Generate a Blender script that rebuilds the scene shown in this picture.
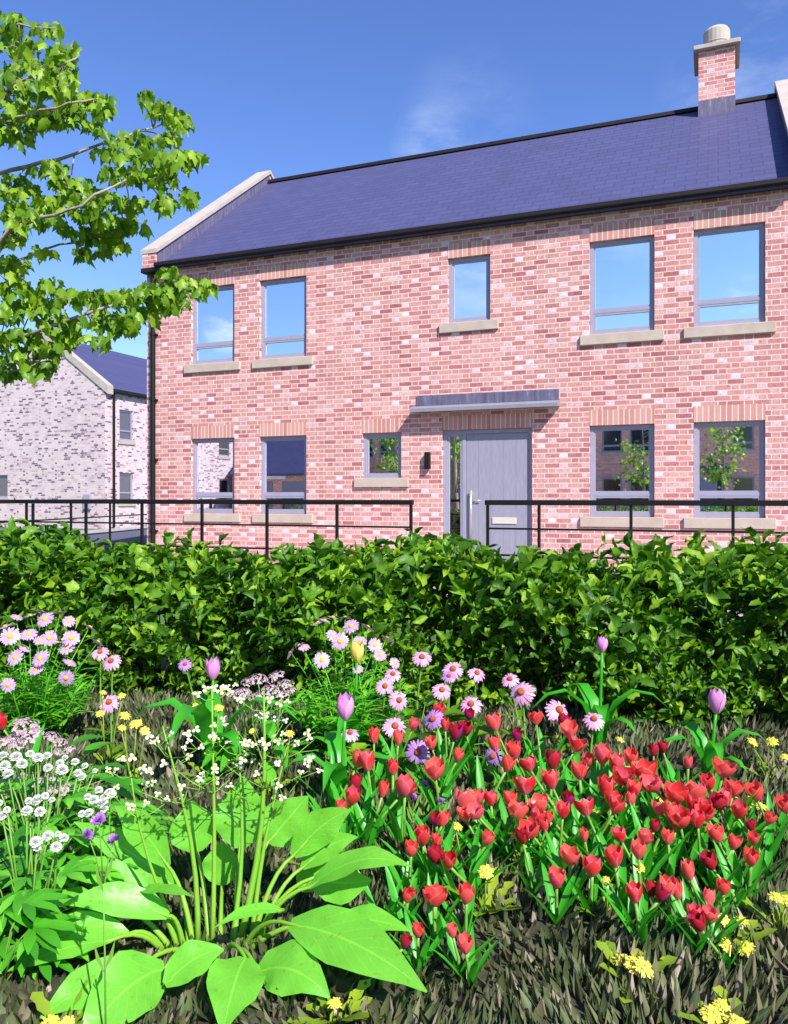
import bpy, math, random
import numpy as np
from mathutils import Vector, Matrix, Euler

for o in list(bpy.data.objects): bpy.data.objects.remove(o)
S = bpy.context.scene
COL = S.collection
PI = math.pi
R = math.radians

# ------------------------------------------------------------------ camera, sky, sun, exposure
EYE = 1.2; F = 800.0; CX = 394.0; HY = 498.0
cam = bpy.data.cameras.new('camera'); camo = bpy.data.objects.new('camera', cam); COL.objects.link(camo)
camo.location = (0, 0, EYE); camo.rotation_euler = (R(90), 0, 0)
cam.sensor_fit = 'VERTICAL'; cam.sensor_height = 36; cam.lens = F/1024*36; cam.shift_y = -14/1024
cam.clip_start = 0.05; cam.clip_end = 3000
S.camera = camo
S.render.resolution_x = 788; S.render.resolution_y = 1024

TH = math.atan(F/1986.0); CT, ST = math.cos(TH), math.sin(TH)     # heading of the house front
LX, LY = -4.57, 14.8                                              # left front corner of the brick house
SUN_EL = 42; SUN_AZ = 52
sh = Vector((math.cos(R(SUN_AZ))*-ST + math.sin(R(SUN_AZ))*CT, math.cos(R(SUN_AZ))*-CT - math.sin(R(SUN_AZ))*ST, 0))
sdir = Vector((sh.x*math.cos(R(SUN_EL)), sh.y*math.cos(R(SUN_EL)), math.sin(R(SUN_EL))))
sl = bpy.data.lights.new('sun', 'SUN'); sl.energy = 4.8; sl.angle = R(0.5); sl.color = (1.0, 0.95, 0.915)
so = bpy.data.objects.new('sun', sl); COL.objects.link(so)
so.rotation_euler = (-sdir).to_track_quat('-Z', 'Y').to_euler()
so.location = (5, -5, 12)

W = bpy.data.worlds.new('World'); S.world = W; W.use_nodes = True
wt = W.node_tree; wt.nodes.clear()
def wn(t): return wt.nodes.new(t)
sky = wn('ShaderNodeTexSky'); sky.sky_type = 'NISHITA'; sky.sun_disc = False
sky.sun_elevation = R(SUN_EL); sky.sun_rotation = math.atan2(sdir.x, sdir.y)
sky.air_density = 1.0; sky.dust_density = 0.15; sky.ozone_density = 4.5; sky.altitude = 100
hs = wn('ShaderNodeHueSaturation'); hs.inputs['Saturation'].default_value = 1.14; hs.inputs['Hue'].default_value = .515; hs.inputs['Value'].default_value = 1.0
bg = wn('ShaderNodeBackground'); bg.inputs['Strength'].default_value = 0.128
wo = wn('ShaderNodeOutputWorld')
tc = wn('ShaderNodeTexCoord')
nz = wn('ShaderNodeTexNoise'); nz.inputs['Scale'].default_value = 7.0; nz.inputs['Detail'].default_value = 7; nz.inputs['Roughness'].default_value = .62
mp = wn('ShaderNodeMapping'); mp.inputs['Scale'].default_value = (1, 1, 2.4); mp.inputs['Location'].default_value = (1.3, 2.4, .2)
wt.links.new(tc.outputs['Generated'], mp.inputs[0]); wt.links.new(mp.outputs[0], nz.inputs['Vector'])
rp = wn('ShaderNodeValToRGB'); rp.color_ramp.elements[0].position = .42; rp.color_ramp.elements[1].position = .72
rp.color_ramp.elements[0].color = (0, 0, 0, 1); rp.color_ramp.elements[1].color = (.6, .6, .6, 1)
wt.links.new(nz.outputs['Fac'], rp.inputs[0])
def cloud_at(d, rad, amount):
    d = Vector(d).normalized(); vm = wn('ShaderNodeVectorMath'); vm.operation = 'DOT_PRODUCT'
    wt.links.new(tc.outputs['Generated'], vm.inputs[0]); vm.inputs[1].default_value = d
    mr = wn('ShaderNodeMapRange'); mr.interpolation_type = 'SMOOTHSTEP'; wt.links.new(vm.outputs['Value'], mr.inputs['Value'])
    mr.inputs['From Min'].default_value = math.cos(R(rad)); mr.inputs['From Max'].default_value = math.cos(R(rad*.15)); mr.inputs['To Max'].default_value = amount
    return mr.outputs[0]
nrm_ = Vector((-ST, -CT, 0))
def mirrored(px, py):
    d = Vector(((px-394)/F, 1, (HY-py)/F)); return d-nrm_*2*d.dot(nrm_)
spots_ = [cloud_at(((470-394)/F, 1, (HY-120)/F), 5, .13), cloud_at(((770-394)/F, 1, (HY-95)/F), 7, .35), cloud_at(((430-394)/F, 1, (HY-150)/F), 3, .3),
          cloud_at(mirrored(228, 328), 2.0, 1.4), cloud_at(mirrored(752, 308), 2.2, 1.4), cloud_at((-.6, -.8, .5), 18, .8), cloud_at((.7, -.6, .6), 16, .8)]
acc = spots_[0]
for q_ in spots_[1:]:
    ad = wn('ShaderNodeMath'); ad.operation = 'ADD'; wt.links.new(acc, ad.inputs[0]); wt.links.new(q_, ad.inputs[1]); acc = ad.outputs[0]
mu = wn('ShaderNodeMath'); mu.operation = 'MULTIPLY'; mu.use_clamp = True; wt.links.new(acc, mu.inputs[0]); wt.links.new(rp.outputs[0], mu.inputs[1])
mx = wn('ShaderNodeMix'); mx.data_type = 'RGBA'
wt.links.new(mu.outputs[0], mx.inputs['Factor'])
wt.links.new(sky.outputs[0], hs.inputs['Color']); wt.links.new(hs.outputs[0], mx.inputs['A'])
mx.inputs['B'].default_value = (6.6, 7.0, 7.6, 1)
wt.links.new(mx.outputs['Result'], bg.inputs[0]); wt.links.new(bg.outputs[0], wo.inputs[0])

vs = S.view_settings; vs.view_transform = 'Standard'; vs.look = 'None'; vs.gamma = 1; vs.use_curve_mapping = False
vs.exposure = 0.78

rng = np.random.default_rng(7); random.seed(7)

# ------------------------------------------------------------------ helpers: geometry in pixels / house grid
def P(px, py, d): return Vector(((px-CX)/F*d, d, EYE+(HY-py)/F*d))
def U(px, v=0.0):      # distance along the house front (line shifted back by v) seen at pixel column px
    x = (px-CX)/F; ox, oy = LX+v*ST, LY+v*CT
    return (x*oy-ox)/(CT+x*ST)
def HW(u, v, z=0): return Vector((LX+u*CT+v*ST, LY-u*ST+v*CT, z))

# ------------------------------------------------------------------ helpers: materials
class NT:
    def __init__(s, name):
        s.m = bpy.data.materials.new(name); s.m.use_nodes = True; s.t = s.m.node_tree
        s.b = s.t.nodes['Principled BSDF']
    def n(s, t, **kw):
        nd = s.t.nodes.new(t)
        for k, v in kw.items(): setattr(nd, k, v)
        return nd
    def set(s, sock, v):
        if isinstance(v, bpy.types.NodeSocket): s.t.links.new(v, sock)
        else: sock.default_value = v
    def M(s, op, a, b=0.0, c=0.0):
        nd = s.n('ShaderNodeMath', operation=op)
        s.set(nd.inputs[0], a); s.set(nd.inputs[1], b); s.set(nd.inputs[2], c)
        return nd.outputs[0]
    def mix(s, f, a, b, blend='MIX'):
        nd = s.n('ShaderNodeMix', data_type='RGBA', blend_type=blend)
        s.set(nd.inputs['Factor'], f); s.set(nd.inputs['A'], a); s.set(nd.inputs['B'], b)
        return nd.outputs['Result']
    def ramp(s, f, stops, interp='LINEAR'):
        nd = s.n('ShaderNodeValToRGB'); cr = nd.color_ramp; cr.interpolation = interp
        while len(cr.elements) < len(stops): cr.elements.new(0.5)
        for e, (p, c) in zip(cr.elements, stops): e.position = p; e.color = (*c, 1)
        s.set(nd.inputs[0], f); return nd.outputs[0]
    def noise(s, scale, vec=None, detail=4, rough=.55):
        nd = s.n('ShaderNodeTexNoise'); nd.inputs['Scale'].default_value = scale
        nd.inputs['Detail'].default_value = detail; nd.inputs['Roughness'].default_value = rough
        if vec is not None: s.t.links.new(vec, nd.inputs['Vector'])
        return nd.outputs['Fac']
    def obj(s): return s.n('ShaderNodeTexCoord').outputs['Object']
    def bump(s, h, strength=.3, dist=.01):
        nd = s.n('ShaderNodeBump'); nd.inputs['Strength'].default_value = strength; nd.inputs['Distance'].default_value = dist
        s.set(nd.inputs['Height'], h); s.t.links.new(nd.outputs[0], s.b.inputs['Normal'])
    def col(s, v): s.set(s.b.inputs['Base Color'], v if isinstance(v, bpy.types.NodeSocket) else (*v, 1))
    def rough(s, v): s.set(s.b.inputs['Roughness'], v)

def simple(name, c, rough=.5, metal=0, var=.12, scale=8, bump=0, spec=.5):
    n = NT(name); f = n.noise(scale, n.obj(), 5)
    d = tuple(max(0, x*(1-var)) for x in c); e = tuple(min(1, x*(1+var)) for x in c)
    n.col(n.ramp(f, [(.3, d), (.7, e)])); n.rough(rough); n.b.inputs['Metallic'].default_value = metal
    n.b.inputs['Specular IOR Level'].default_value = spec
    if bump: n.bump(n.noise(scale*6, n.obj(), 3), bump)
    return n.m

def brick_mat(name, stops, mortar, joint=.012, mott=.35, course=.075, L=.225, H=.1125, dark=(.12, .04, .05), top_=.93, half=.3, hpow=.55):
    n = NT(name); tcn = n.n('ShaderNodeTexCoord')
    sx = n.n('ShaderNodeSeparateXYZ'); n.t.links.new(tcn.outputs['Object'], sx.inputs[0])
    sn = n.n('ShaderNodeSeparateXYZ'); n.t.links.new(tcn.outputs['Normal'], sn.inputs[0])
    side = n.M('GREATER_THAN', n.M('ABSOLUTE', sn.outputs[0]), .6)
    hx = n.M('ADD', n.M('MULTIPLY', sx.outputs[0], n.M('SUBTRACT', 1.0, side)), n.M('MULTIPLY', sx.outputs[1], side))
    hx = n.M('ADD', hx, 50.0)
    Pd = L+H; a = L/Pd
    zz = n.M('DIVIDE', sx.outputs[2], course); row = n.M('FLOOR', zz); fz = n.M('FRACT', zz)
    xx = n.M('ADD', n.M('DIVIDE', hx, Pd), n.M('MULTIPLY', row, .5)); cx = n.M('FLOOR', xx); fx = n.M('FRACT', xx)
    hd = n.M('GREATER_THAN', fx, a)
    e1 = n.M('MINIMUM', n.M('MINIMUM', fx, n.M('SUBTRACT', 1.0, fx)), n.M('ABSOLUTE', n.M('SUBTRACT', fx, a)))
    e1 = n.M('MULTIPLY', e1, Pd)
    e2 = n.M('MULTIPLY', n.M('MINIMUM', fz, n.M('SUBTRACT', 1.0, fz)), course)
    e = n.M('MINIMUM', e1, e2)
    wob = n.M('MULTIPLY', n.M('SUBTRACT', n.noise(60, tcn.outputs['Object'], 2), .5), .006)
    ms = n.n('ShaderNodeMapRange'); n.set(ms.inputs['Value'], n.M('ADD', e, wob))
    ms.inputs['From Min'].default_value = joint/2-.002; ms.inputs['From Max'].default_value = joint/2+.002
    cb = n.n('ShaderNodeCombineXYZ'); n.set(cb.inputs[0], n.M('ADD', n.M('MULTIPLY', cx, 2), hd)); n.set(cb.inputs[1], row)
    w = n.n('ShaderNodeTexWhiteNoise', noise_dimensions='2D'); n.t.links.new(cb.outputs[0], w.inputs['Vector'])
    val = n.M('ADD', n.M('MULTIPLY', n.M('POWER', w.outputs['Value'], hpow), hd), n.M('MULTIPLY', n.M('MULTIPLY', w.outputs['Value'], top_), n.M('SUBTRACT', 1.0, hd)))
    base = n.ramp(val, stops)
    cb2 = n.n('ShaderNodeCombineXYZ'); n.set(cb2.inputs[0], n.M('FLOOR', n.M('MULTIPLY', xx, Pd/H*.9))); n.set(cb2.inputs[1], n.M('ADD', row, 300.0))
    w2 = n.n('ShaderNodeTexWhiteNoise', noise_dimensions='2D'); n.t.links.new(cb2.outputs[0], w2.inputs['Vector'])
    base = n.mix(half, base, n.ramp(n.M('MULTIPLY', w2.outputs['Value'], .9), stops))
    mo = n.noise(19, tcn.outputs['Object'], 6, .75)
    fm = n.n('ShaderNodeMapRange'); n.set(fm.inputs['Value'], mo); fm.inputs['From Min'].default_value = .5; fm.inputs['From Max'].default_value = .75
    fm.inputs['To Max'].default_value = mott
    base = n.mix(fm.outputs[0], base, (*dark, 1))
    big = n.ramp(n.noise(.7, tcn.outputs['Object'], 3), [(.3, (.9, .9, .9)), (.7, (1.08, 1.06, 1.06))])
    base = n.mix(1.0, base, big, 'MULTIPLY')
    fl = n.n('ShaderNodeMapRange'); n.set(fl.inputs['Value'], n.noise(34, tcn.outputs['Object'], 4, .7)); fl.inputs['From Min'].default_value = .55; fl.inputs['From Max'].default_value = .75; fl.inputs['To Max'].default_value = .4
    base = n.mix(fl.outputs[0], base, (*mortar, 1))
    n.col(n.mix(ms.outputs[0], (*mortar, 1), base)); n.rough(.9); n.b.inputs['Specular IOR Level'].default_value = .2
    hgt = n.M('ADD', ms.outputs[0], n.M('MULTIPLY', mo, .6)); n.bump(hgt, .35, .008)
    return n.m

M = {}
M['brick'] = brick_mat('red_brick', [(0, (.32, .10, .105)), (.14, (.41, .16, .15)), (.4, (.51, .235, .205)), (.72, (.58, .30, .26)),
                       (.88, (.60, .36, .32)), (.93, (.65, .47, .47)), (1, (.77, .69, .73))], (.69, .50, .46), joint=.014, mott=.85, dark=(.18, .05, .075), half=.16, hpow=.42, top_=.945)
M['white_brick'] = brick_mat('pale_brick', [(0, (.11, .085, .12)), (.09, (.15, .11, .14)), (.17, (.42, .29, .32)), (.3, (.52, .41, .43)), (.6, (.56, .46, .48)), (1, (.60, .51, .50))],
                             (.60, .50, .51), mott=.3, dark=(.26, .17, .2), top_=1.0, half=.0, hpow=1.0)
def soldier_mat():
    n = NT('soldier_brick'); ob = n.obj(); sx = n.n('ShaderNodeSeparateXYZ'); n.t.links.new(ob, sx.inputs[0])
    q = n.M('DIVIDE', n.M('ADD', sx.outputs[0], 40.0), .0763); c = n.M('FLOOR', q); fx = n.M('FRACT', q)
    e = n.M('MINIMUM', fx, n.M('SUBTRACT', 1.0, fx)); m = n.M('GREATER_THAN', e, .085)
    w = n.n('ShaderNodeTexWhiteNoise', noise_dimensions='1D'); n.set(w.inputs['W'], c)
    base = n.ramp(w.outputs['Value'], [(0, (.47, .21, .18)), (.5, (.55, .29, .235)), (1, (.61, .35, .28))])
    base = n.mix(n.M('MULTIPLY', n.noise(22, ob, 5, .7), .35), base, (.3, .1, .1, 1))
    n.col(n.mix(m, (.68, .54, .48, 1), base)); n.rough(.9); n.bump(m, .3, .006); n.b.inputs['Specular IOR Level'].default_value = .2
    return n.m
M['soldier'] = soldier_mat()
def slate_mat(name, c, rowh=.22, wid=.30):
    n = NT(name); ob = n.obj(); sx = n.n('ShaderNodeSeparateXYZ'); n.t.links.new(ob, sx.inputs[0])
    zz = n.M('DIVIDE', sx.outputs[2], rowh*.566); row = n.M('FLOOR', zz); fz = n.M('FRACT', zz)
    xx = n.M('ADD', n.M('DIVIDE', n.M('ADD', sx.outputs[0], 40.0), wid), n.M('MULTIPLY', row, .5)); cx = n.M('FLOOR', xx); fx = n.M('FRACT', xx)
    gx = n.M('LESS_THAN', n.M('MINIMUM', fx, n.M('SUBTRACT', 1.0, fx)), .018)
    gz = n.M('LESS_THAN', fz, .10)
    g = n.M('MAXIMUM', gx, gz)
    cb = n.n('ShaderNodeCombineXYZ'); n.set(cb.inputs[0], cx); n.set(cb.inputs[1], row)
    w = n.n('ShaderNodeTexWhiteNoise', noise_dimensions='2D'); n.t.links.new(cb.outputs[0], w.inputs['Vector'])
    base = n.ramp(w.outputs['Value'], [(0, tuple(x*.92 for x in c)), (1, tuple(x*1.07 for x in c))])
    base = n.mix(n.M('MULTIPLY', n.noise(5, ob, 6, .65), .12), base, (c[0]*.7, c[1]*.7, c[2]*.75, 1))
    n.col(n.mix(n.M('MULTIPLY', g, .7), base, (c[0]*.35, c[1]*.35, c[2]*.4, 1))); n.rough(.55)
    n.bump(n.M('SUBTRACT', n.M('MULTIPLY', n.M('SUBTRACT', 1.0, fz), .6), g), .4, .012)
    return n.m
M['slate'] = slate_mat('roof_slate', (.064, .065, .152))
M['stone'] = simple('sill_stone', (.44, .36, .29), .85, var=.1, scale=6, bump=.15)
M['coping'] = simple('coping_stone', (.40, .345, .30), .85, var=.1, scale=4, bump=.15)
def lead_mat():
    n = NT('lead_flashing'); ob = n.obj(); mpn = n.n('ShaderNodeMapping'); mpn.inputs['Scale'].default_value = (14, 14, 2)
    n.t.links.new(ob, mpn.inputs[0]); f = n.noise(1.6, mpn.outputs[0], 6, .7)
    n.col(n.ramp(f, [(.35, (.065, .06, .105)), (.6, (.14, .125, .20)), (.75, (.36, .32, .40))])); n.rough(.6); return n.m
M['lead'] = lead_mat()
M['black'] = simple('black_metal', (.008, .008, .009), .6, var=.1, scale=20, spec=.2)
M['gutter'] = simple('dark_gutter', (.014, .011, .012), .55, spec=.25)
M['frame'] = simple('window_frame_grey', (.29, .28, .36), .45, var=.04)
M['door'] = NT('door_paint'); n = M['door']; ob = n.obj()
mpn = n.n('ShaderNodeMapping'); mpn.inputs['Scale'].default_value = (30, 30, 3); n.t.links.new(ob, mpn.inputs[0]); f = n.noise(2, mpn.outputs[0], 6, .6)
n.col(n.ramp(f, [(.3, (.24, .232, .295)), (.7, (.30, .29, .355))])); n.rough(.3); n.bump(f, .1, .003); M['door'] = n.m
M['steel'] = simple('brushed_steel', (.62, .58, .5), .3, .6, var=.05)
M['plate'] = simple('letter_plate_metal', (.66, .62, .52), .4, .2, var=.05)
M['canopy'] = simple('canopy_grey', (.22, .215, .26), .5, var=.06)
def glass_mat():
    n = NT('mirror_glass'); n.col((.93, .95, .97)); n.b.inputs['Metallic'].default_value = 1; n.rough(.015)
    n.bump(n.noise(1.1, n.obj(), 1), .03, .02); return n.m
M['glass'] = glass_mat()
M['dark_glass'] = simple('dark_glass', (.012, .013, .018), .08, var=.1, spec=.6)
M['grey_glass'] = simple('grey_glass', (.10, .09, .12), .08, var=.1, spec=.6)
M['white_paint'] = simple('white_paint', (.75, .74, .76), .5, var=.03)
M['grey_door'] = simple('grey_garage_door', (.22, .21, .27), .5, var=.05)
M['asphalt'] = simple('asphalt', (.075, .075, .11), .9, var=.25, scale=30, bump=.3)
M['pave'] = simple('pale_paving', (.48, .42, .42), .9, var=.15, scale=3, bump=.2)
M['path'] = simple('path_paving', (.36, .30, .30), .9, var=.15, scale=3, bump=.2)
M['kerb'] = simple('kerb_stone', (.42, .38, .38), .9, var=.1, scale=6)
M['lawn'] = simple('lawn', (.06, .13, .025), .95, var=.4, scale=5, bump=.4)
M['soil'] = simple('bed_soil', (.045, .042, .022), .95, var=.5, scale=9, bump=.6)
M['bark'] = simple('tree_bark', (.30, .25, .21), .9, var=.3, scale=14, bump=.4)
M['wood_stem'] = simple('hedge_stem', (.10, .075, .045), .9, var=.3)

def leaf_mat(name, stops, transl=.35, tcol=None, rough=.42, vein=0.0, ripple=0.0, spec=.35, patch=0.0, patchcol=(.3, .2, .2)):
    """island-to-island variation, light passing through the blade, optional midrib by UV"""
    n = NT(name); g = n.n('ShaderNodeNewGeometry'); base = n.ramp(g.outputs['Random Per Island'], stops)
    f = n.noise(30, n.obj(), 3); base = n.mix(n.M('MULTIPLY', f, .3), base, n.mix(1, base, (.6, .62, .6, 1), 'MULTIPLY'))
    if vein:
        uv = n.n('ShaderNodeTexCoord').outputs['UV']; sx = n.n('ShaderNodeSeparateXYZ'); n.t.links.new(uv, sx.inputs[0])
        ax = n.M('ABSOLUTE', n.M('SUBTRACT', sx.outputs[0], .5))
        mid = n.M('LESS_THAN', ax, .025)
        lat = n.M('LESS_THAN', n.M('FRACT', n.M('MULTIPLY', n.M('SUBTRACT', sx.outputs[1], n.M('MULTIPLY', ax, .55)), 9.0)), .12)
        vv = n.M('MAXIMUM', mid, n.M('MULTIPLY', lat, .45))
        base = n.mix(n.M('MULTIPLY', vv, vein), base, n.mix(1, base, (1.6, 1.35, 1.7, 1), 'MULTIPLY'))
        n.bump(n.M('SUBTRACT', n.noise(28, n.obj(), 2), vv), .45, .006)
    if ripple: n.bump(n.noise(38, n.obj(), 3), ripple, .008)
    if patch:
        pm = n.n('ShaderNodeMapRange'); n.set(pm.inputs['Value'], n.noise(55, n.obj(), 2)); pm.inputs['From Min'].default_value = .62; pm.inputs['From Max'].default_value = .7
        base = n.mix(n.M('MULTIPLY', pm.outputs[0], patch), base, (*patchcol, 1))
    n.col(base); n.rough(rough); n.b.inputs['Specular IOR Level'].default_value = spec
    if transl:
        tr = n.n('ShaderNodeBsdfTranslucent'); n.set(tr.inputs[0], n.mix(1, base, (*(tcol or (1.3, 1.5, .8)), 1), 'MULTIPLY'))
        ms = n.n('ShaderNodeMixShader'); ms.inputs[0].default_value = transl
        out = [x for x in n.t.nodes if x.type == 'OUTPUT_MATERIAL'][0]
        n.t.links.new(n.b.outputs[0], ms.inputs[1]); n.t.links.new(tr.outputs[0], ms.inputs[2]); n.t.links.new(ms.outputs[0], out.inputs[0])
    return n.m
M['tree_leaf'] = leaf_mat('tree_leaf', [(0, (.07, .18, .008)), (.5, (.16, .31, .012)), (1, (.32, .48, .03))], .42)
M['hedge_leaf'] = leaf_mat('hedge_leaf', [(0, (.022, .08, .004)), (.3, (.06, .18, .008)), (.7, (.13, .30, .013)), (1, (.30, .48, .028))], .34, rough=.42, spec=.3, ripple=.6)
M['tulip_leaf'] = leaf_mat('tulip_leaf', [(0, (.03, .28, .015)), (1, (.08, .52, .03))], .35, rough=.35)
M['stem'] = leaf_mat('flower_stem', [(0, (.10, .26, .03)), (1, (.2, .38, .06))], 0)
M['plantain'] = leaf_mat('broad_leaf', [(0, (.08, .42, .016)), (.5, (.16, .55, .035)), (1, (.29, .68, .10))], .4, rough=.36, vein=.6, patch=.45, patchcol=(.16, .30, .02))
M['plantain_stalk'] = leaf_mat('broad_stalk', [(0, (.16, .42, .03)), (1, (.28, .52, .05))], .15)
M['aster_leaf'] = leaf_mat('feathery_leaf', [(0, (.07, .36, .015)), (1, (.24, .64, .04))], .4)
M['lush_leaf'] = leaf_mat('lush_leaf', [(0, (.04, .24, .012)), (.6, (.09, .42, .02)), (1, (.19, .58, .04))], .3, vein=.25)
M['dandelion_leaf'] = leaf_mat('yellow_green_leaf', [(0, (.16, .28, .02)), (1, (.34, .45, .03))], .3)
M['grass'] = leaf_mat('bed_grass', [(0, (.05, .072, .026)), (.4, (.095, .125, .05)), (.7, (.14, .17, .065)), (.91, (.21, .19, .11)), (1, (.42, .33, .27))], .15, (1.2, 1.1, .9), rough=.55)
def tulip_petal(name, stops, foot, margin, transl=.42):
    n = NT(name); g = n.n('ShaderNodeNewGeometry'); oi = n.n('ShaderNodeObjectInfo')
    f = n.M('FRACT', n.M('ADD', n.M('MULTIPLY', g.outputs['Random Per Island'], .45), n.M('MULTIPLY', oi.outputs['Random'], .99)))
    base = n.ramp(f, stops); uv = n.n('ShaderNodeTexCoord').outputs['UV']; sx = n.n('ShaderNodeSeparateXYZ'); n.t.links.new(uv, sx.inputs[0])
    mpn = n.n('ShaderNodeMapping'); mpn.inputs['Scale'].default_value = (16, 1.2, 1); n.t.links.new(uv, mpn.inputs[0])
    st = n.noise(1.5, mpn.outputs[0], 4, .6)
    lo = n.n('ShaderNodeMapRange'); n.set(lo.inputs['Value'], n.M('ADD', sx.outputs[1], n.M('MULTIPLY', n.M('SUBTRACT', st, .5), .5))); lo.inputs['From Min'].default_value = .45; lo.inputs['From Max'].default_value = 0; lo.inputs['To Max'].default_value = .45
    base = n.mix(lo.outputs[0], base, (*foot, 1))
    ed = n.n('ShaderNodeMapRange'); n.set(ed.inputs['Value'], n.M('ABSOLUTE', n.M('SUBTRACT', sx.outputs[0], .5))); ed.inputs['From Min'].default_value = .34; ed.inputs['From Max'].default_value = .5; ed.inputs['To Max'].default_value = .55
    base = n.mix(n.M('MULTIPLY', ed.outputs[0], st), base, (*margin, 1))
    base = n.mix(n.M('MULTIPLY', st, .35), base, n.mix(1, base, (.55, .5, .6, 1), 'MULTIPLY'))
    n.col(base); n.rough(.32); n.bump(st, .25, .002)
    tr = n.n('ShaderNodeBsdfTranslucent'); n.set(tr.inputs[0], n.mix(1, base, (1.2, 1.0, 1.0, 1), 'MULTIPLY')); ms = n.n('ShaderNodeMixShader'); ms.inputs[0].default_value = transl
    out = [x for x in n.t.nodes if x.type == 'OUTPUT_MATERIAL'][0]
    n.t.links.new(n.b.outputs[0], ms.inputs[1]); n.t.links.new(tr.outputs[0], ms.inputs[2]); n.t.links.new(ms.outputs[0], out.inputs[0])
    return n.m
def petal(name, stops, transl=.3, tc_=(1.2, 1.0, 1.0), rough=.4): return leaf_mat(name, stops, transl, tc_, rough)
M['red'] = tulip_petal('red_petal', [(0, (.68, .025, .035)), (.35, (.84, .07, .06)), (.7, (.88, .15, .11)), (1, (.82, .11, .20))], (.86, .36, .46), (.90, .60, .58))
M['crimson'] = petal('crimson_petal', [(0, (.28, .008, .02)), (.6, (.46, .02, .04)), (1, (.36, .02, .18))], .3, rough=.3)
M['lilac'] = petal('lilac_petal', [(0, (.68, .23, .58)), (1, (.80, .42, .72))])
M['yellow_petal'] = petal('cream_yellow_petal', [(0, (.80, .66, .10)), (1, (.86, .74, .2))])
M['aster'] = petal('pale_pink_petal', [(0, (.52, .28, .58)), (1, (.70, .47, .74))])
M['cone_petal'] = petal('rose_petal', [(0, (.70, .28, .52)), (1, (.84, .50, .72))])
M['violet'] = petal('violet_petal', [(0, (.42, .18, .60)), (1, (.58, .28, .68))])
M['white'] = petal('white_petal', [(0, (.74, .80, .72)), (1, (.86, .86, .85))])
M['blush'] = petal('blush_floret', [(0, (.34, .18, .24)), (.4, (.50, .34, .38)), (1, (.64, .53, .54))], .15)
M['yellow'] = petal('dandelion_yellow', [(0, (.80, .70, .06)), (1, (.88, .84, .18))])
M['disc_yellow'] = simple('yellow_disc', (.80, .48, .03), .7, var=.3, scale=200, bump=.5)
M['disc_orange'] = simple('orange_cone', (.42, .10, .02), .7, var=.5, scale=200, bump=.6)
M['dry'] = simple('dry_bract', (.62, .55, .45), .8, var=.2)

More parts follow.
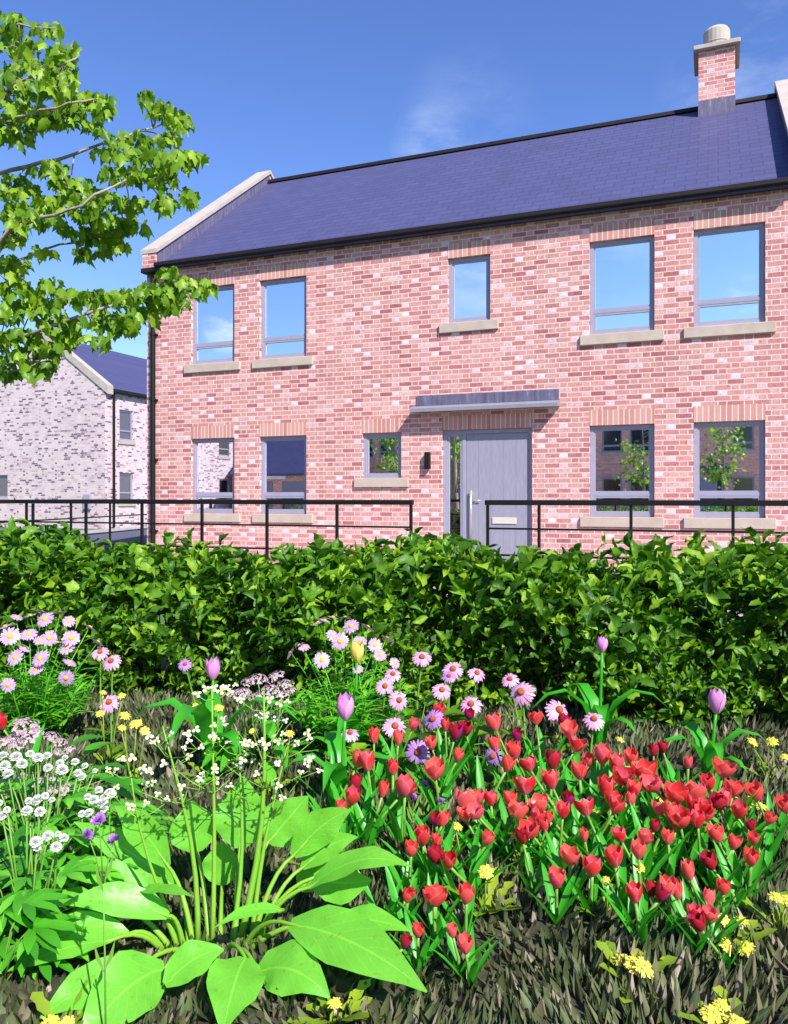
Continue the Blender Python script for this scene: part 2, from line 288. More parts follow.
# ------------------------------------------------------------------ helpers: mesh builder
class MB:
    def __init__(s): s.v = []; s.f = []; s.uv = []; s.mi = []; s.cur = 0
    def add(s, vs_, fs, uvs=None):
        o = len(s.v); s.v += [tuple(x) for x in vs_]; s.uv += list(uvs) if uvs else [(.5, .5)]*len(vs_)
        for f in fs: s.f.append(tuple(i+o for i in f)); s.mi.append(s.cur)
    def quad(s, a, b, c, d): s.add([a, b, c, d], [(0, 1, 2, 3)])
    def box(s, x0, x1, y0, y1, z0, z1, bev=0.0):
        if bev <= 0:
            s.add([(x0, y0, z0), (x1, y0, z0), (x1, y1, z0), (x0, y1, z0), (x0, y0, z1), (x1, y0, z1), (x1, y1, z1), (x0, y1, z1)],
                  [(3, 2, 1, 0), (4, 5, 6, 7), (0, 1, 5, 4), (1, 2, 6, 5), (2, 3, 7, 6), (3, 0, 4, 7)])
        else:
            import bmesh
            bm = bmesh.new(); bmesh.ops.create_cube(bm, size=1)
            for v in bm.verts: v.co = Vector(((x0+x1)/2+v.co.x*(x1-x0), (y0+y1)/2+v.co.y*(y1-y0), (z0+z1)/2+v.co.z*(z1-z0)))
            bmesh.ops.bevel(bm, geom=bm.edges[:], offset=bev, segments=1, affect='EDGES')
            bm.verts.index_update(); s.add([v.co.copy() for v in bm.verts], [[v.index for v in f.verts] for f in bm.faces]); bm.free()
    def prism(s, prof, x0, x1, axis='x'):       # profile (a,z) swept along an axis
        n = len(prof)
        if axis == 'x': vv = [(x0, a, z) for a, z in prof]+[(x1, a, z) for a, z in prof]
        else: vv = [(a, x0, z) for a, z in prof]+[(a, x1, z) for a, z in prof]
        fs = [tuple(range(n))[::-1], tuple(range(n, 2*n))]+[(i, (i+1) % n, n+(i+1) % n, n+i) for i in range(n)]
        s.add(vv, fs)
    def tube(s, pts, rad, n=6, cap=True):
        pts = [Vector(p) for p in pts]; k = len(pts)
        if not hasattr(rad, '__len__'): rad = [rad]*k
        vv = []; ref = None
        for i, p in enumerate(pts):
            t = (pts[min(i+1, k-1)]-pts[max(i-1, 0)])
            t = t.normalized() if t.length > 1e-9 else Vector((0, 0, 1))
            if ref is None: ref = t.orthogonal().normalized()
            ref = (ref-t*ref.dot(t)); ref = ref.normalized() if ref.length > 1e-6 else t.orthogonal().normalized()
            b = t.cross(ref)
            for j in range(n):
                a = 2*PI*j/n; vv.append(p+(ref*math.cos(a)+b*math.sin(a))*rad[i])
        fs = [(i*n+j, i*n+(j+1) % n, (i+1)*n+(j+1) % n, (i+1)*n+j) for i in range(k-1) for j in range(n)]
        if cap: fs += [tuple(range(n))[::-1], tuple(range((k-1)*n, k*n))]
        s.add(vv, fs)
    def lathe(s, prof, n=14, c=(0, 0, 0), rot=None):
        vv = []; c = Vector(c)
        for r, z in prof:
            for j in range(n):
                a = 2*PI*j/n; p = Vector((r*math.cos(a), r*math.sin(a), z))
                if rot is not None: p = rot @ p
                vv.append(c+p)
        k = len(prof)
        fs = [(i*n+j, i*n+(j+1) % n, (i+1)*n+(j+1) % n, (i+1)*n+j) for i in range(k-1) for j in range(n)]
        fs += [tuple(range(n))[::-1], tuple(range((k-1)*n, k*n))]
        s.add(vv, fs)
    def strip(s, pts, widths, normal, cup=.15, cols=3, wave=0.0):
        """leaf or petal along a centre line; normal = side facing up; cup lifts the margins"""
        pts = [Vector(p) for p in pts]; k = len(pts); N = Vector(normal).normalized(); vv = []; uv = []
        ph = random.random()*6
        for i, p in enumerate(pts):
            t = (pts[min(i+1, k-1)]-pts[max(i-1, 0)]).normalized()
            sd = t.cross(N); sd = sd.normalized() if sd.length > 1e-5 else t.orthogonal().normalized()
            nn = sd.cross(t)
            for j in range(cols):
                q = -1+2*j/(cols-1)
                vv.append(p+sd*q*widths[i]+nn*(abs(q)**1.5*widths[i]*cup+wave*widths[i]*abs(q)*math.sin(ph+i*1.9+q)))
                uv.append((.5+q*.5, i/(k-1)))
        fs = [(i*cols+j, i*cols+j+1, (i+1)*cols+j+1, (i+1)*cols+j) for i in range(k-1) for j in range(cols-1)]
        s.add(vv, fs, uv)
    def build(s, name, mat, parent=None, smooth=False, loc=None):
        me = bpy.data.meshes.new(name); me.from_pydata(s.v, [], s.f)
        mats = mat if isinstance(mat, (list, tuple)) else [mat]
        for m in mats: me.materials.append(m)
        if len(mats) > 1: me.polygons.foreach_set('material_index', s.mi)
        ul = me.uv_layers.new(name='UVMap'); li = np.zeros(len(me.loops), dtype=np.int32); me.loops.foreach_get('vertex_index', li)
        ul.data.foreach_set('uv', np.array(s.uv, dtype=np.float32)[li].ravel())
        if smooth: me.polygons.foreach_set('use_smooth', [True]*len(me.polygons))
        me.update()
        o = bpy.data.objects.new(name, me); COL.objects.link(o)
        if parent is not None: o.parent = parent
        if loc is not None: o.location = loc
        return o

def tag(o, label, cat, group=None):
    o['label'] = label; o['category'] = cat
    if group: o['group'] = group
    return o
def thing(name, label, cat, loc=(0, 0, 0), rz=0, group=None):
    o = bpy.data.objects.new(name, None); COL.objects.link(o); o.location = loc; o.rotation_euler = (0, 0, rz)
    o.empty_display_size = .1
    return tag(o, label, cat, group)
def struct(o): o['kind'] = 'structure'; return o
def copy_tree(o, parent=None):
    c = o.copy(); COL.objects.link(c)
    if parent is not None: c.parent = parent
    for ch in list(o.children): copy_tree(ch, c)
    return c

def scatter(name, mat, tv, tf, pos, ydir, nrm, sx, sy, sz, parent=None, smooth=True, crumple=0.0):
    """one mesh of many leaves: template (x side, y along, z out) placed by arrays"""
    tv = np.array(tv, float); n = len(pos); k = len(tv)
    y = ydir/np.linalg.norm(ydir, axis=1, keepdims=True)
    x = np.cross(y, nrm); x /= np.maximum(np.linalg.norm(x, axis=1, keepdims=True), 1e-6)
    z = np.cross(x, y)
    V = pos[:, None, :]+x[:, None, :]*(tv[None, :, 0:1]*sx[:, None, None])+y[:, None, :]*(tv[None, :, 1:2]*sy[:, None, None])+z[:, None, :]*(tv[None, :, 2:3]*sz[:, None, None])
    V = V+rng.normal(0, 1, V.shape)*(sy*crumple)[:, None, None]
    V = V.reshape(-1, 3)
    lens = np.array([len(f) for f in tf]); flat = np.array([i for f in tf for i in f])
    loops = (flat[None, :]+np.arange(n)[:, None]*k).ravel(); ln = np.tile(lens, n)
    starts = np.concatenate([[0], np.cumsum(ln)[:-1]])
    me = bpy.data.meshes.new(name); me.vertices.add(len(V)); me.vertices.foreach_set('co', V.astype(np.float32).ravel())
    me.loops.add(len(loops)); me.loops.foreach_set('vertex_index', loops.astype(np.int32))
    me.polygons.add(len(ln)); me.polygons.foreach_set('loop_start', starts.astype(np.int32))
    if smooth: me.polygons.foreach_set('use_smooth', np.ones(len(ln), dtype=bool))
    me.materials.append(mat); me.update(calc_edges=True); me.validate()
    o = bpy.data.objects.new(name, me); COL.objects.link(o)
    if parent is not None: o.parent = parent
    return o

# leaf templates
OV_V = [(0, 0, 0), (-.36, .28, .10), (0, .3, -.03), (.36, .28, .10), (-.34, .62, .06), (0, .65, -.04), (.34, .62, .06), (0, 1, -.16)]
OV_F = [(0, 2, 1), (0, 3, 2), (1, 2, 5, 4), (2, 3, 6, 5), (4, 5, 7), (5, 6, 7)]
_half = [(.20, -.06), (.27, .10), (.50, .17), (.40, .34), (.46, .55), (.22, .64)]
MP_V = [(0, .34, 0), (0, 0, .02)]+[(x, y, -abs(x)*.45-y*y*.25) for x, y in _half]+[(0, 1.0, -.34)]+[(-x, y, -abs(x)*.45-y*y*.25) for x, y in _half[::-1]]
MP_F = [(0, i, i+1) for i in range(1, len(MP_V)-1)]+[(0, len(MP_V)-1, 1)]
HL_V = [(0, 0, 0)]
for _y, _w, _z in ((.18, .26, .0), (.42, .40, .02), (.66, .34, -.03), (.86, .17, -.12)):
    HL_V += [(-_w, _y, _z+_w*.38), (0, _y, _z-.03), (_w, _y, _z+_w*.38)]
HL_V.append((0, 1, -.26))
HL_F = [(0, 2, 1), (0, 3, 2)]+[(3*i+1+k, 3*i+2+k, 3*i+5+k, 3*i+4+k) for i in range(3) for k in (0, 1)]+[(10, 11, 13), (11, 12, 13)]
GR_V = [(-.32, 0, .1), (0, 0, -.1), (.32, 0, .1), (-.5, .38, .2), (0, .4, -.05), (.5, .38, .2), (0, 1, .35)]
GR_F = [(0, 1, 4, 3), (1, 2, 5, 4), (3, 4, 6), (4, 5, 6)]

# ------------------------------------------------------------------ ground, road, paths
def sheet(name, pts, z, mat):
    b = MB(); b.add([(x, y, z) for x, y in pts], [tuple(range(len(pts)))]); return struct(b.build(name, mat))
sheet('ground', [(-600, -600), (600, -600), (600, 600), (-600, 600)], 0, M['lawn'])
sheet('flower_bed', [(-6, -.5), (6, -.5), (6, 4.9), (-6, 6.5)], .004, M['soil'])
def hp(u, v): p = HW(u, v); return (p.x, p.y)
sheet('path', [hp(-1.2, -3.3), hp(14, -3.3), hp(14, 0), hp(-1.2, 0)], .004, M['path'])
sheet('forecourt', [(-34, 26), (-4.5, 41), (-4.5, 70), (-34, 70)], .008, M['pave'])
sheet('bounce_paving', [hp(-30, -31), hp(-30, -21.5), hp(30, -21.5), hp(30, -31)], .004, M['pave'])  # unseen pale sheet, added to bounce sunlight onto the opposite house fronts
# the road runs past the left of the house
a0 = P(40, 537.5, 24.3); a1 = P(147, 529.3, 30.7)
dv = (a1-a0).normalized()
q0 = a0-dv*26; q1 = a1+dv*14; nd = Vector((dv.y, -dv.x, 0))
ra = [(q0.x, q0.y), (q1.x, q1.y), (q1.x+nd.x*5.2, q1.y+nd.y*5.2), (q0.x+nd.x*5.2, q0.y+nd.y*5.2)]
sheet('road', ra, .012, M['asphalt'])
b = MB()
for q in range(20):
    t0 = q0+(q1-q0)*(q/20); t1 = q0+(q1-q0)*((q+1)/20)-dv*.012; m_ = -nd*.14
    b.add([(t0.x, t0.y, .004), (t1.x, t1.y, .004), (t1.x+m_.x, t1.y+m_.y, .004), (t0.x+m_.x, t0.y+m_.y, .004),
           (t0.x, t0.y, .11), (t1.x, t1.y, .11), (t1.x+m_.x, t1.y+m_.y, .11), (t0.x+m_.x, t0.y+m_.y, .11)],
          [(4, 5, 6, 7), (0, 1, 5, 4), (2, 3, 7, 6), (1, 2, 6, 5), (3, 0, 4, 7)])
struct(b.build('kerb', M['kerb']))

# ------------------------------------------------------------------ houses
def wall_with_holes(b, u0, u1, z0, z1, holes, depth=.06, y=0):
    xs = sorted({u0, u1, *[h[0] for h in holes], *[h[1] for h in holes]}); zs = sorted({z0, z1, *[h[2] for h in holes], *[h[3] for h in holes]})
    for i in range(len(xs)-1):
        for j in range(len(zs)-1):
            cx, cz = (xs[i]+xs[i+1])/2, (zs[j]+zs[j+1])/2
            if any(h[0] < cx < h[1] and h[2] < cz < h[3] for h in holes): continue
            b.quad((xs[i], y, zs[j]), (xs[i+1], y, zs[j]), (xs[i+1], y, zs[j+1]), (xs[i], y, zs[j+1]))
    for (a, c, d, e) in holes:
        D = y+depth+.06
        b.quad((a, y, d), (a, y, e), (a, D, e), (a, D, d)); b.quad((c, y, e), (c, y, d), (c, D, d), (c, D, e))
        b.quad((a, y, e), (c, y, e), (c, D, e), (a, D, e)); b.quad((c, y, d), (a, y, d), (a, D, d), (c, D, d))

def ring(b, x0, x1, z0, z1, w, y0, y1):
    b.box(x0, x0+w, y0, y1, z0, z1); b.box(x1-w, x1, y0, y1, z0, z1)
    b.box(x0+w, x1-w, y0, y1, z1-w, z1); b.box(x0+w, x1-w, y0, y1, z0, z0+w)

def window(parent, hole, transom, glass, depth=.055, sill=True, frame_mat=None, lab=None, sill_h=.15):
    x0, x1, z0, z1 = hole; b = MB(); e = .003
    x0 += e; x1 -= e; z1 -= e; z0 += e
    ring(b, x0, x1, z0, z1, .05, depth, depth+.055)
    iy0, iy1 = depth+.012, depth+.05
    if transom:
        b.box(x0+.05, x1-.05, depth+.002, depth+.055, transom-.025, transom+.025)
        ring(b, x0+.05, x1-.05, transom+.025, z1-.05, .022, iy0, iy1); ring(b, x0+.05, x1-.05, z0+.05, transom-.025, .030, iy0-.006, iy1)
        ps = [(transom+.047, z1-.072), (z0+.08, transom-.055)]
    else:
        ring(b, x0+.05, x1-.05, z0+.05, z1-.05, .03, iy0, iy1); ps = [(z0+.08, z1-.08)]
    w = b.build('window', frame_mat or M['frame'], parent)
    if lab: w['label'] = lab
    g = MB()
    for k, (a, c) in enumerate(ps):
        m = .072 if (transom and k == 0) else .08; t = depth+.030
        g.quad((x0+m, t, a), (x1-m, t, a), (x1-m, t, c), (x0+m, t, c))
    g.build('pane', glass, w)
    if sill:
        s_ = MB(); s_.box(x0-.135, x1+.135, -.045, depth+.02, z0-e-sill_h, z0-e-.001, bev=.006); s_.build('sill', M['stone'], w)
    return w

EAVE = 5.48; RIDGE = 8.40; HALF = 3.87; WID = 11.08; ZG0, ZG1 = 5.36, 5.48
def brick_house(loc, rz, label, spec, detail=True, glass=None, brick=None):
    brick = brick or M['brick']
    H = thing('brick_house', label, 'house', loc, rz, None)
    glass = glass or M['glass']
    holes = [h[:4] for h in spec['windows']]
    dr = spec.get('door')
    if dr: holes.append(dr)
    wd = spec.get('width', WID)
    b = MB(); wall_with_holes(b, 0, wd, -.05, EAVE-.01, holes)
    # side and rear walls, gable tops that rise past the roof as parapets
    sl_ = (RIDGE-EAVE)/(HALF+.0); up = .20
    D = 2*HALF
    prof = [(0.0, -.05), (0.0, EAVE+.28), (HALF, RIDGE+up), (D, EAVE+.28), (D, -.05)]
    for x0, x1 in ((0, .30), (wd-.30, wd)):
        n = len(prof)
        vv = [(x0, a, z) for a, z in prof]+[(x1, a, z) for a, z in prof]
        # front edge of the gable stops at the front wall sheet (its lower part is that sheet)
        fs = [tuple(range(n))[::-1] if False else tuple(range(n)), tuple(range(n, 2*n))[::-1]]
        fs += [(i, i+1, n+i+1, n+i) for i in range(1, n-1)]
        b.add(vv, fs)
        b.box(x0, x1, -.13, -.004, EAVE-.07, EAVE+.24)
        b.quad((x0, -.004, EAVE-.01), (x1, -.004, EAVE-.01), (x1, -.004, EAVE+.28), (x0, -.004, EAVE+.28))
    b.quad((0, D, -.05), (wd, D, -.05), (wd, D, EAVE), (0, D, EAVE))
    b.build('wall', brick, H)
    # roof
    r = MB(); r0, r1 = .30, wd-.30
    ez = EAVE+.02; ov = .13
    zf = ez-sl_*ov
    r.add([(r0, -ov, zf), (r1, -ov, zf), (r1, HALF, RIDGE), (r0, HALF, RIDGE), (r0, D+ov, zf), (r1, D+ov, zf),
           (r0, -ov, zf-.05), (r1, -ov, zf-.05), (r0, D+ov, zf-.05), (r1, D+ov, zf-.05)],
          [(0, 1, 2, 3), (3, 2, 5, 4), (6, 7, 1, 0), (4, 5, 9, 8)])
    roof = r.build('roof', M['slate'], H)
    k = MB(); k.prism([(HALF-.10, RIDGE-.035), (HALF-.07, RIDGE+.045), (HALF, RIDGE+.075), (HALF+.07, RIDGE+.045), (HALF+.1, RIDGE-.035)], r0, r1); k.build('ridge_tiles', M['gutter'], roof)
    for q, (x0, x1) in enumerate(((-.03, .335), (wd-.335, wd+.03))):
        c = MB(); t = .075; a0, z0 = -.14, EAVE+.28-.14*sl_*.9+.004; a1, z1 = HALF, RIDGE+up+.004
        c.prism([(a0, z0), (a0, z0+t), (a1, z1+t*1.1), (2*HALF+.1, z0+t), (2*HALF+.1, z0), (a1, z1)], x0, x1); c.build('coping', M['coping'], H)
        f = MB(); xx = .304 if q == 0 else wd-.304; hh = up-.005
        pts = [(-.10, EAVE-.12), (HALF, RIDGE-.08), (HALF, RIDGE+hh), (-.10, EAVE+.23)]
        f.add([(xx, a, z) for a, z in pts], [(0, 1, 2, 3) if q else (3, 2, 1, 0)]); f.build('parapet_flashing', M['lead'], H)
    g = MB(); g.box(.31, wd-.31, -.215, -.115, ZG0+.035, ZG1-.01, bev=.012); g.box(.31, wd-.31, -.113, -.003, ZG0+.02, ZG0+.10)
    g.box(-.02, .42, -.16, -.004, ZG0-.04, ZG0+.045, bev=.01); g.build('gutter', M['gutter'], H)
    d = MB(); dx = spec.get('pipe', .17)
    d.tube([(dx, -.06, ZG0-.02), (dx, -.06, .15), (dx, -.12, .05)], .046, 10)
    for z in (.6, 1.9, 3.0, 4.2, 5.1): d.tube([(dx, -.06, z-.02), (dx, -.06, z+.02)], .058, 10); d.box(dx-.012, dx+.075, -.06, -.003, z-.012, z+.012)
    d.build('downpipe', M['black'], H)
    for h in holes:
        lt = MB(); lt.box(h[0]-.0, h[1]+.0, -.004, .05, h[3]+.0015, h[3]+.2255); lt.build('lintel', M['soldier'], H)
    for h in spec['windows']: window(H, h[:4], h[4], glass, sill=True)
    if dr:
        x0, x1, z0, z1 = dr; dd = .06
        fr = MB(); e = .003; ring(fr, x0+e, x1-e, z0, z1-e, .06, dd, dd+.06)
        sx1 = x0+(x1-x0)*.235
        fr.box(sx1-.02, sx1+.04, dd+.001, dd+.06, z0+.06, z1-.063)
        df = fr.build('door_frame', M['frame'], H)
        pn = MB(); ring(pn, x0+.063, sx1-.02, z0+.06, z1-.063, .035, dd+.012, dd+.05); pn.build('sidelight_frame', M['frame'], df)
        g2 = MB(); g2.quad((x0+.098, dd+.03, z0+.1), (sx1-.055, dd+.03, z0+.1), (sx1-.055, dd+.03, z1-.1), (x0+.098, dd+.03, z1-.1)); g2.build('pane', glass, df)
        lf = MB(); a, c = sx1+.043, x1-.066
        lf.box(a, c, dd+.014, dd+.055, z0+.063, z1-.067)
        if detail:
            st = (c-a)/5
            for i in range(5): lf.box(a+i*st+.002, a+(i+1)*st-.002, dd+.0115, dd+.0135, z0+.07, z1-.075)
        leaf = lf.build('door', M['door'], H)
        if detail:
            hd = MB(); hx_ = a+.085
            hd.tube([(hx_, dd-.035, .55), (hx_, dd-.035, 1.32)], .014, 8)
            for z in (.62, 1.25): hd.tube([(hx_, dd+.012, z), (hx_, dd-.035, z)], .009, 8)
            hd.tube([(hx_+.03, dd-.02, 1.16), (hx_+.15, dd-.02, 1.16)], .009, 8); hd.tube([(hx_+.05, dd+.012, 1.16), (hx_+.05, dd-.02, 1.16)], .012, 8)
            hd.build('handle', M['steel'], leaf, smooth=True)
            lp = MB(); lp.box(a+.42, a+.80, dd-.004, dd+.009, .80, .90, bev=.004); lp.build('letterbox', M['plate'], leaf)
        cu0, cu1 = spec['canopy']; zc = z1+.30
        cn = MB(); cn.prism([(-.004, zc), (-.24, zc-.02), (-.24, zc+.035), (-.21, zc+.055), (-.004, zc+.10)], cu0-.02, cu1+.02)
        can = cn.build('canopy', M['canopy'], H)
        fl = MB(); fl.box(cu0+.02, cu1, -.022, -.003, zc+.10, zc+.26); fl.build('canopy_flashing', M['lead'], can)
        if detail:
            lm = MB(); lx = spec['lamp']; lm.box(lx-.045, lx+.045, -.09, -.012, 1.66, 1.93, bev=.012); lm.box(lx-.03, lx+.03, -.0135, -.003, 1.70, 1.88)
            lm.build('wall_lamp', M['black'], H)
    if 'chimney' in spec:
        c0, c1 = spec['chimney']; v0, v1 = HALF-.42, HALF+.38; zt = RIDGE+.86
        ch = MB(); ch.box(c0, c1, v0, v1, RIDGE-.75, zt)
        cho = ch.build('chimney', M['brick'], H)
        cp = MB(); cp.box(c0-.09, c1+.09, v0-.09, v1+.09, zt+.001, zt+.085, bev=.012); cp.build('chimney_cap', M['coping'], cho)
        pt = MB(); pm_ = ((c0+c1)/2, (v0+v1)/2, zt+.085)
        pt.lathe([(.235, .001), (.235, .16), (.245, .17), (.245, .19), (.232, .20), (.232, .40), (.20, .455), (.12, .475), (.02, .48)], 20, pm_); pt.build('chimney_pot', M['coping'], cho, smooth=False)
        fl = MB(); fl.box(c0-.006, c1+.006, v0-.008, v1+.006, RIDGE-.6, RIDGE-.03); fl.build('chimney_flashing', M['lead'], cho)
    return H

HEAD2, SILL2, T2 = 4.975, 3.60, 3.945
HEAD1, SILL1, T1 = 2.265, .925, 1.255
def wpx(a, c, w): m = (U(a)+U(c))/2; return m-w/2, m+w/2
ww = .916
wl = []
for a, c in ((191, 234.5), (260, 306), (589, 655), (693, 766)):
    x0, x1 = wpx(a, c, ww)
    wl += [(x0, x1, SILL2, HEAD2, T2), (x0, x1, SILL1, HEAD1, T1)]
x0, x1 = wpx(448, 490, .69); wl.append((x0, x1, 3.95, HEAD2, None))
x0, x1 = wpx(362, 401.5, .69); wl.append((x0, x1, 1.525, HEAD1, None))
spec = dict(windows=wl, door=(U(442), U(532), .0, 2.27), canopy=(U(416), U(559)), lamp=U(428.5),
            chimney=(U(698.5, HALF-.42), U(735, HALF-.42)), pipe=U(155))
main = brick_house((LX, LY, 0), -TH, 'red brick house with dark slate roof, grey door under a canopy and one chimney', spec)

# houses across the way, seen in the window glass
def opp(u, f): return HW(u, -f)
M['brick_opp'] = brick_mat('lightened_brick', [(0, (.50, .17, .13)), (.4, (.68, .28, .20)), (.8, (.76, .36, .27)), (1, (.80, .55, .5))], (.8, .6, .52))  # brick colour lightened and warmed to offset the shade on the walls opposite
ow = []
for k, uu in enumerate((.9, 2.6, 5.6, 7.5, 8.9)):
    ow += [(uu-.5, uu+.5, SILL2, HEAD2, T2)]
    if k != 2: ow.append((uu-.5, uu+.5, SILL1, HEAD1, T1))
ospec = dict(windows=ow, door=(3.5, 5.0, 0, 2.27), canopy=(3.1, 5.3), chimney=(2.0, 2.75))
p = opp(13.6, 31); o2 = brick_house((p.x, p.y, 0), PI-TH, 'red brick house across the green, seen mirrored in the lower right windows', ospec, detail=False, glass=M['dark_glass'], brick=M['brick_opp'])
p = opp(-.8, 31.6)
ospec2 = dict(ospec); ospec2.pop('chimney')
o3 = brick_house((p.x, p.y, 0), PI-TH, 'red brick house without chimney across the green, seen mirrored in the small window', ospec2, detail=False, glass=M['dark_glass'], brick=M['brick_opp'])

def pale_house(loc, rz, label, half, depth, eave, ridge, side_windows, front_holes, glass=None):
    glass = glass or M['glass']
    """gable towards local -y, its right corner at the origin"""
    H = thing('pale_brick_house', label, 'house', loc, rz)
    b = MB(); w = 2*half
    n0 = [(-w, -.05), (0, -.05), (0, eave), (-half, ridge), (-w, eave)]
    # front gable: holes only in the square part
    wall_with_holes(b, -w, 0, -.05, eave, [h[:4] for h in front_holes], .06)
    b.add([(-w, 0, eave), (0, 0, eave), (-half, 0, ridge)], [(0, 1, 2)])
    b.add([(x, depth, z) for x, z in n0], [tuple(range(5))[::-1]])
    # right side with its windows (x = 0 plane)
    ys = sorted({0, depth, *[q for h in side_windows for q in h[:2]]}); zs = sorted({-.05, eave, *[q for h in side_windows for q in h[2:4]]})
    for i in range(len(ys)-1):
        for j in range(len(zs)-1):
            cy, cz = (ys[i]+ys[i+1])/2, (zs[j]+zs[j+1])/2
            if any(h[0] < cy < h[1] and h[2] < cz < h[3] for h in side_windows): continue
            b.quad((0, ys[i], zs[j]), (0, ys[i+1], zs[j]), (0, ys[i+1], zs[j+1]), (0, ys[i], zs[j+1]))
    for (a, c, d, e) in [h[:4] for h in side_windows]:
        D = -.12
        b.quad((0, a, d), (0, a, e), (D, a, e), (D, a, d)); b.quad((0, c, e), (0, c, d), (D, c, d), (D, c, e))
        b.quad((0, a, e), (0, c, e), (D, c, e), (D, a, e)); b.quad((0, c, d), (0, a, d), (D, a, d), (D, c, d))
    b.quad((-w, 0, -.05), (-w, 0, eave), (-w, depth, eave), (-w, depth, -.05))
    b.build('wall', M['white_brick'], H)
    r = MB(); sl_ = (ridge-eave)/half; ov = .12
    for sg in (1, -1):
        ex = ov if sg > 0 else -w-ov; ze = eave-sl_*ov
        q = [(ex, .28, ze+.06), (ex, depth, ze+.06), (-half, depth, ridge+.06), (-half, .28, ridge+.06)]
        q2 = [(x, y, z-.12) for x, y, z in q]
        r.add(q+q2, [(0, 1, 2, 3), (7, 6, 5, 4), (0, 4, 5, 1), (1, 5, 6, 2), (3, 2, 6, 7), (0, 3, 7, 4)] if sg > 0 else [(3, 2, 1, 0), (4, 5, 6, 7), (1, 5, 4, 0), (2, 6, 5, 1), (7, 6, 2, 3), (4, 7, 3, 0)])
    rf = r.build('roof', M['slate_y'], H)
    c = MB(); u_ = .18
    for sg in (1, -1):
        ex = .16 if sg > 0 else -w-.16; ze = eave+u_-sl_*.16
        c.prism([(ex, ze-.28), (ex, ze+.06), (-half, ridge+u_+.06), (-half, ridge+u_-.22)], -.05, .277, axis='y')
    c.build('coping', M['coping'], H)
    g = MB(); g.box(.125, .225, .28, depth, eave-.1, eave+.01); g.build('gutter', M['gutter'], H)
    d = MB(); d.tube([(.07, .42, eave-.05), (.07, .42, .05)], .05, 8); d.build('downpipe', M['black'], H)
    for h in side_windows:
        w_ = MB(); a, c_, z0, z1 = h[:4]; e = .004; yy0, yy1 = -.10, -.05
        w_.box(yy0, yy1, a+e, a+.07, z0+e, z1-e); w_.box(yy0, yy1, c_-.07, c_-e, z0+e, z1-e); w_.box(yy0, yy1, a+.07, c_-.07, z1-.07, z1-e); w_.box(yy0, yy1, a+.07, c_-.07, z0+e, z0+.07)
        w_.box(yy0, yy1-.002, a+.07, c_-.07, z0+.36, z0+.42)
        wo_ = w_.build('window', M['frame'], H)
        pg = MB(); pg.quad((-.08, a+.07, z0+.07), (-.08, c_-.07, z0+.07), (-.08, c_-.07, z1-.07), (-.08, a+.07, z1-.07)); pg.build('pane', M['dark_glass'] if glass == M['dark_glass'] else M['grey_glass'], wo_)
        sg = MB(); sg.box(-.05, .045, a-.1, c_+.1, z0-.15, z0-.001); sg.build('sill', M['coping'], wo_)
    for h in front_holes: window(H, h[:4], h[4], glass, sill=True)
    return H
def slate_y():
    return slate_mat('roof_slate_side', (.064, .065, .152))
M['slate_y'] = slate_y()
KD = 31.0; K = P(105, 498, KD); K.z = 0
def kv(px):      # distance back along the side wall for pixel column px
    x = (px-CX)/F; return (x*K.y-K.x)/(ST-x*CT)
side_w = []
for a, c, z0, z1 in ((119.5, 133, 3.5, 4.72), (119.5, 133, 1.02, 2.2)):
    side_w.append((kv(a), kv(c), z0, z1))
fx = lambda px: ((px-CX)/F*K.y-K.x)/(CT+(px-CX)/F*ST)
pale = pale_house((K.x, K.y, 0), -TH, 'pale mottled brick house with blue slate roof behind the railing at left', 3.2, 14, 5.45, 7.75, side_w,
                  [(fx(-9), fx(7.5), 1.2, 2.15, None)], glass=M['grey_glass'])
mb_ = MB(); bx = fx(88); mb_.box(bx-.18, bx+.18, -.09, -.003, .75, 1.35, bev=.015); mb_.box(bx-.15, bx+.15, -.098, -.092, .79, 1.31)
mb_.build('meter_box', M['frame'], pale)
# pale house and garage across the way (mirrored in the two lower left windows)
p = opp(-16, 34)
o4 = pale_house((p.x, p.y, 0), -TH, 'pale brick gabled house across the green, seen mirrored in the lower left window', 4.2, 14, 5.2, 7.8,
                [(7.4, 8.4, SILL1, HEAD1), (7.4, 8.4, 3.55, 4.85), (10.3, 11.2, SILL1, HEAD1), (3.5, 4.5, 3.55, 4.85)], [], glass=M['dark_glass'])
p = opp(-9.9, 26.5)
G = thing('garage', 'low brick garage with slate roof across the green, seen mirrored in a lower left window', 'garage', (p.x, p.y, 0), PI-TH)
b = MB(); b.box(0, 5.8, 0, 4.8, -.05, 2.5); b.build('wall', M['brick_opp'], G)
r = MB(); r.prism([(-.25, 2.42), (2.4, 4.55), (4.95, 2.42), (4.95, 2.56), (2.4, 4.70), (-.25, 2.56)], -.1, 5.85); r.build('roof', M['slate'], G)
for x0 in (.4, 3.2):
    g = MB(); g.box(x0, x0+2.2, -.03, -.002, .02, 2.1)
    for i in range(7): g.box(x0+.03, x0+2.17, -.045, -.031, .08+i*.29, .08+i*.29+.25)
    g.build('garage_door', M['grey_door'], G)
g = MB(); g.box(2.3, 3.5, -.18, -.004, 2.22, 2.42, bev=.02); g.build('light_box', M['white_paint'], G)

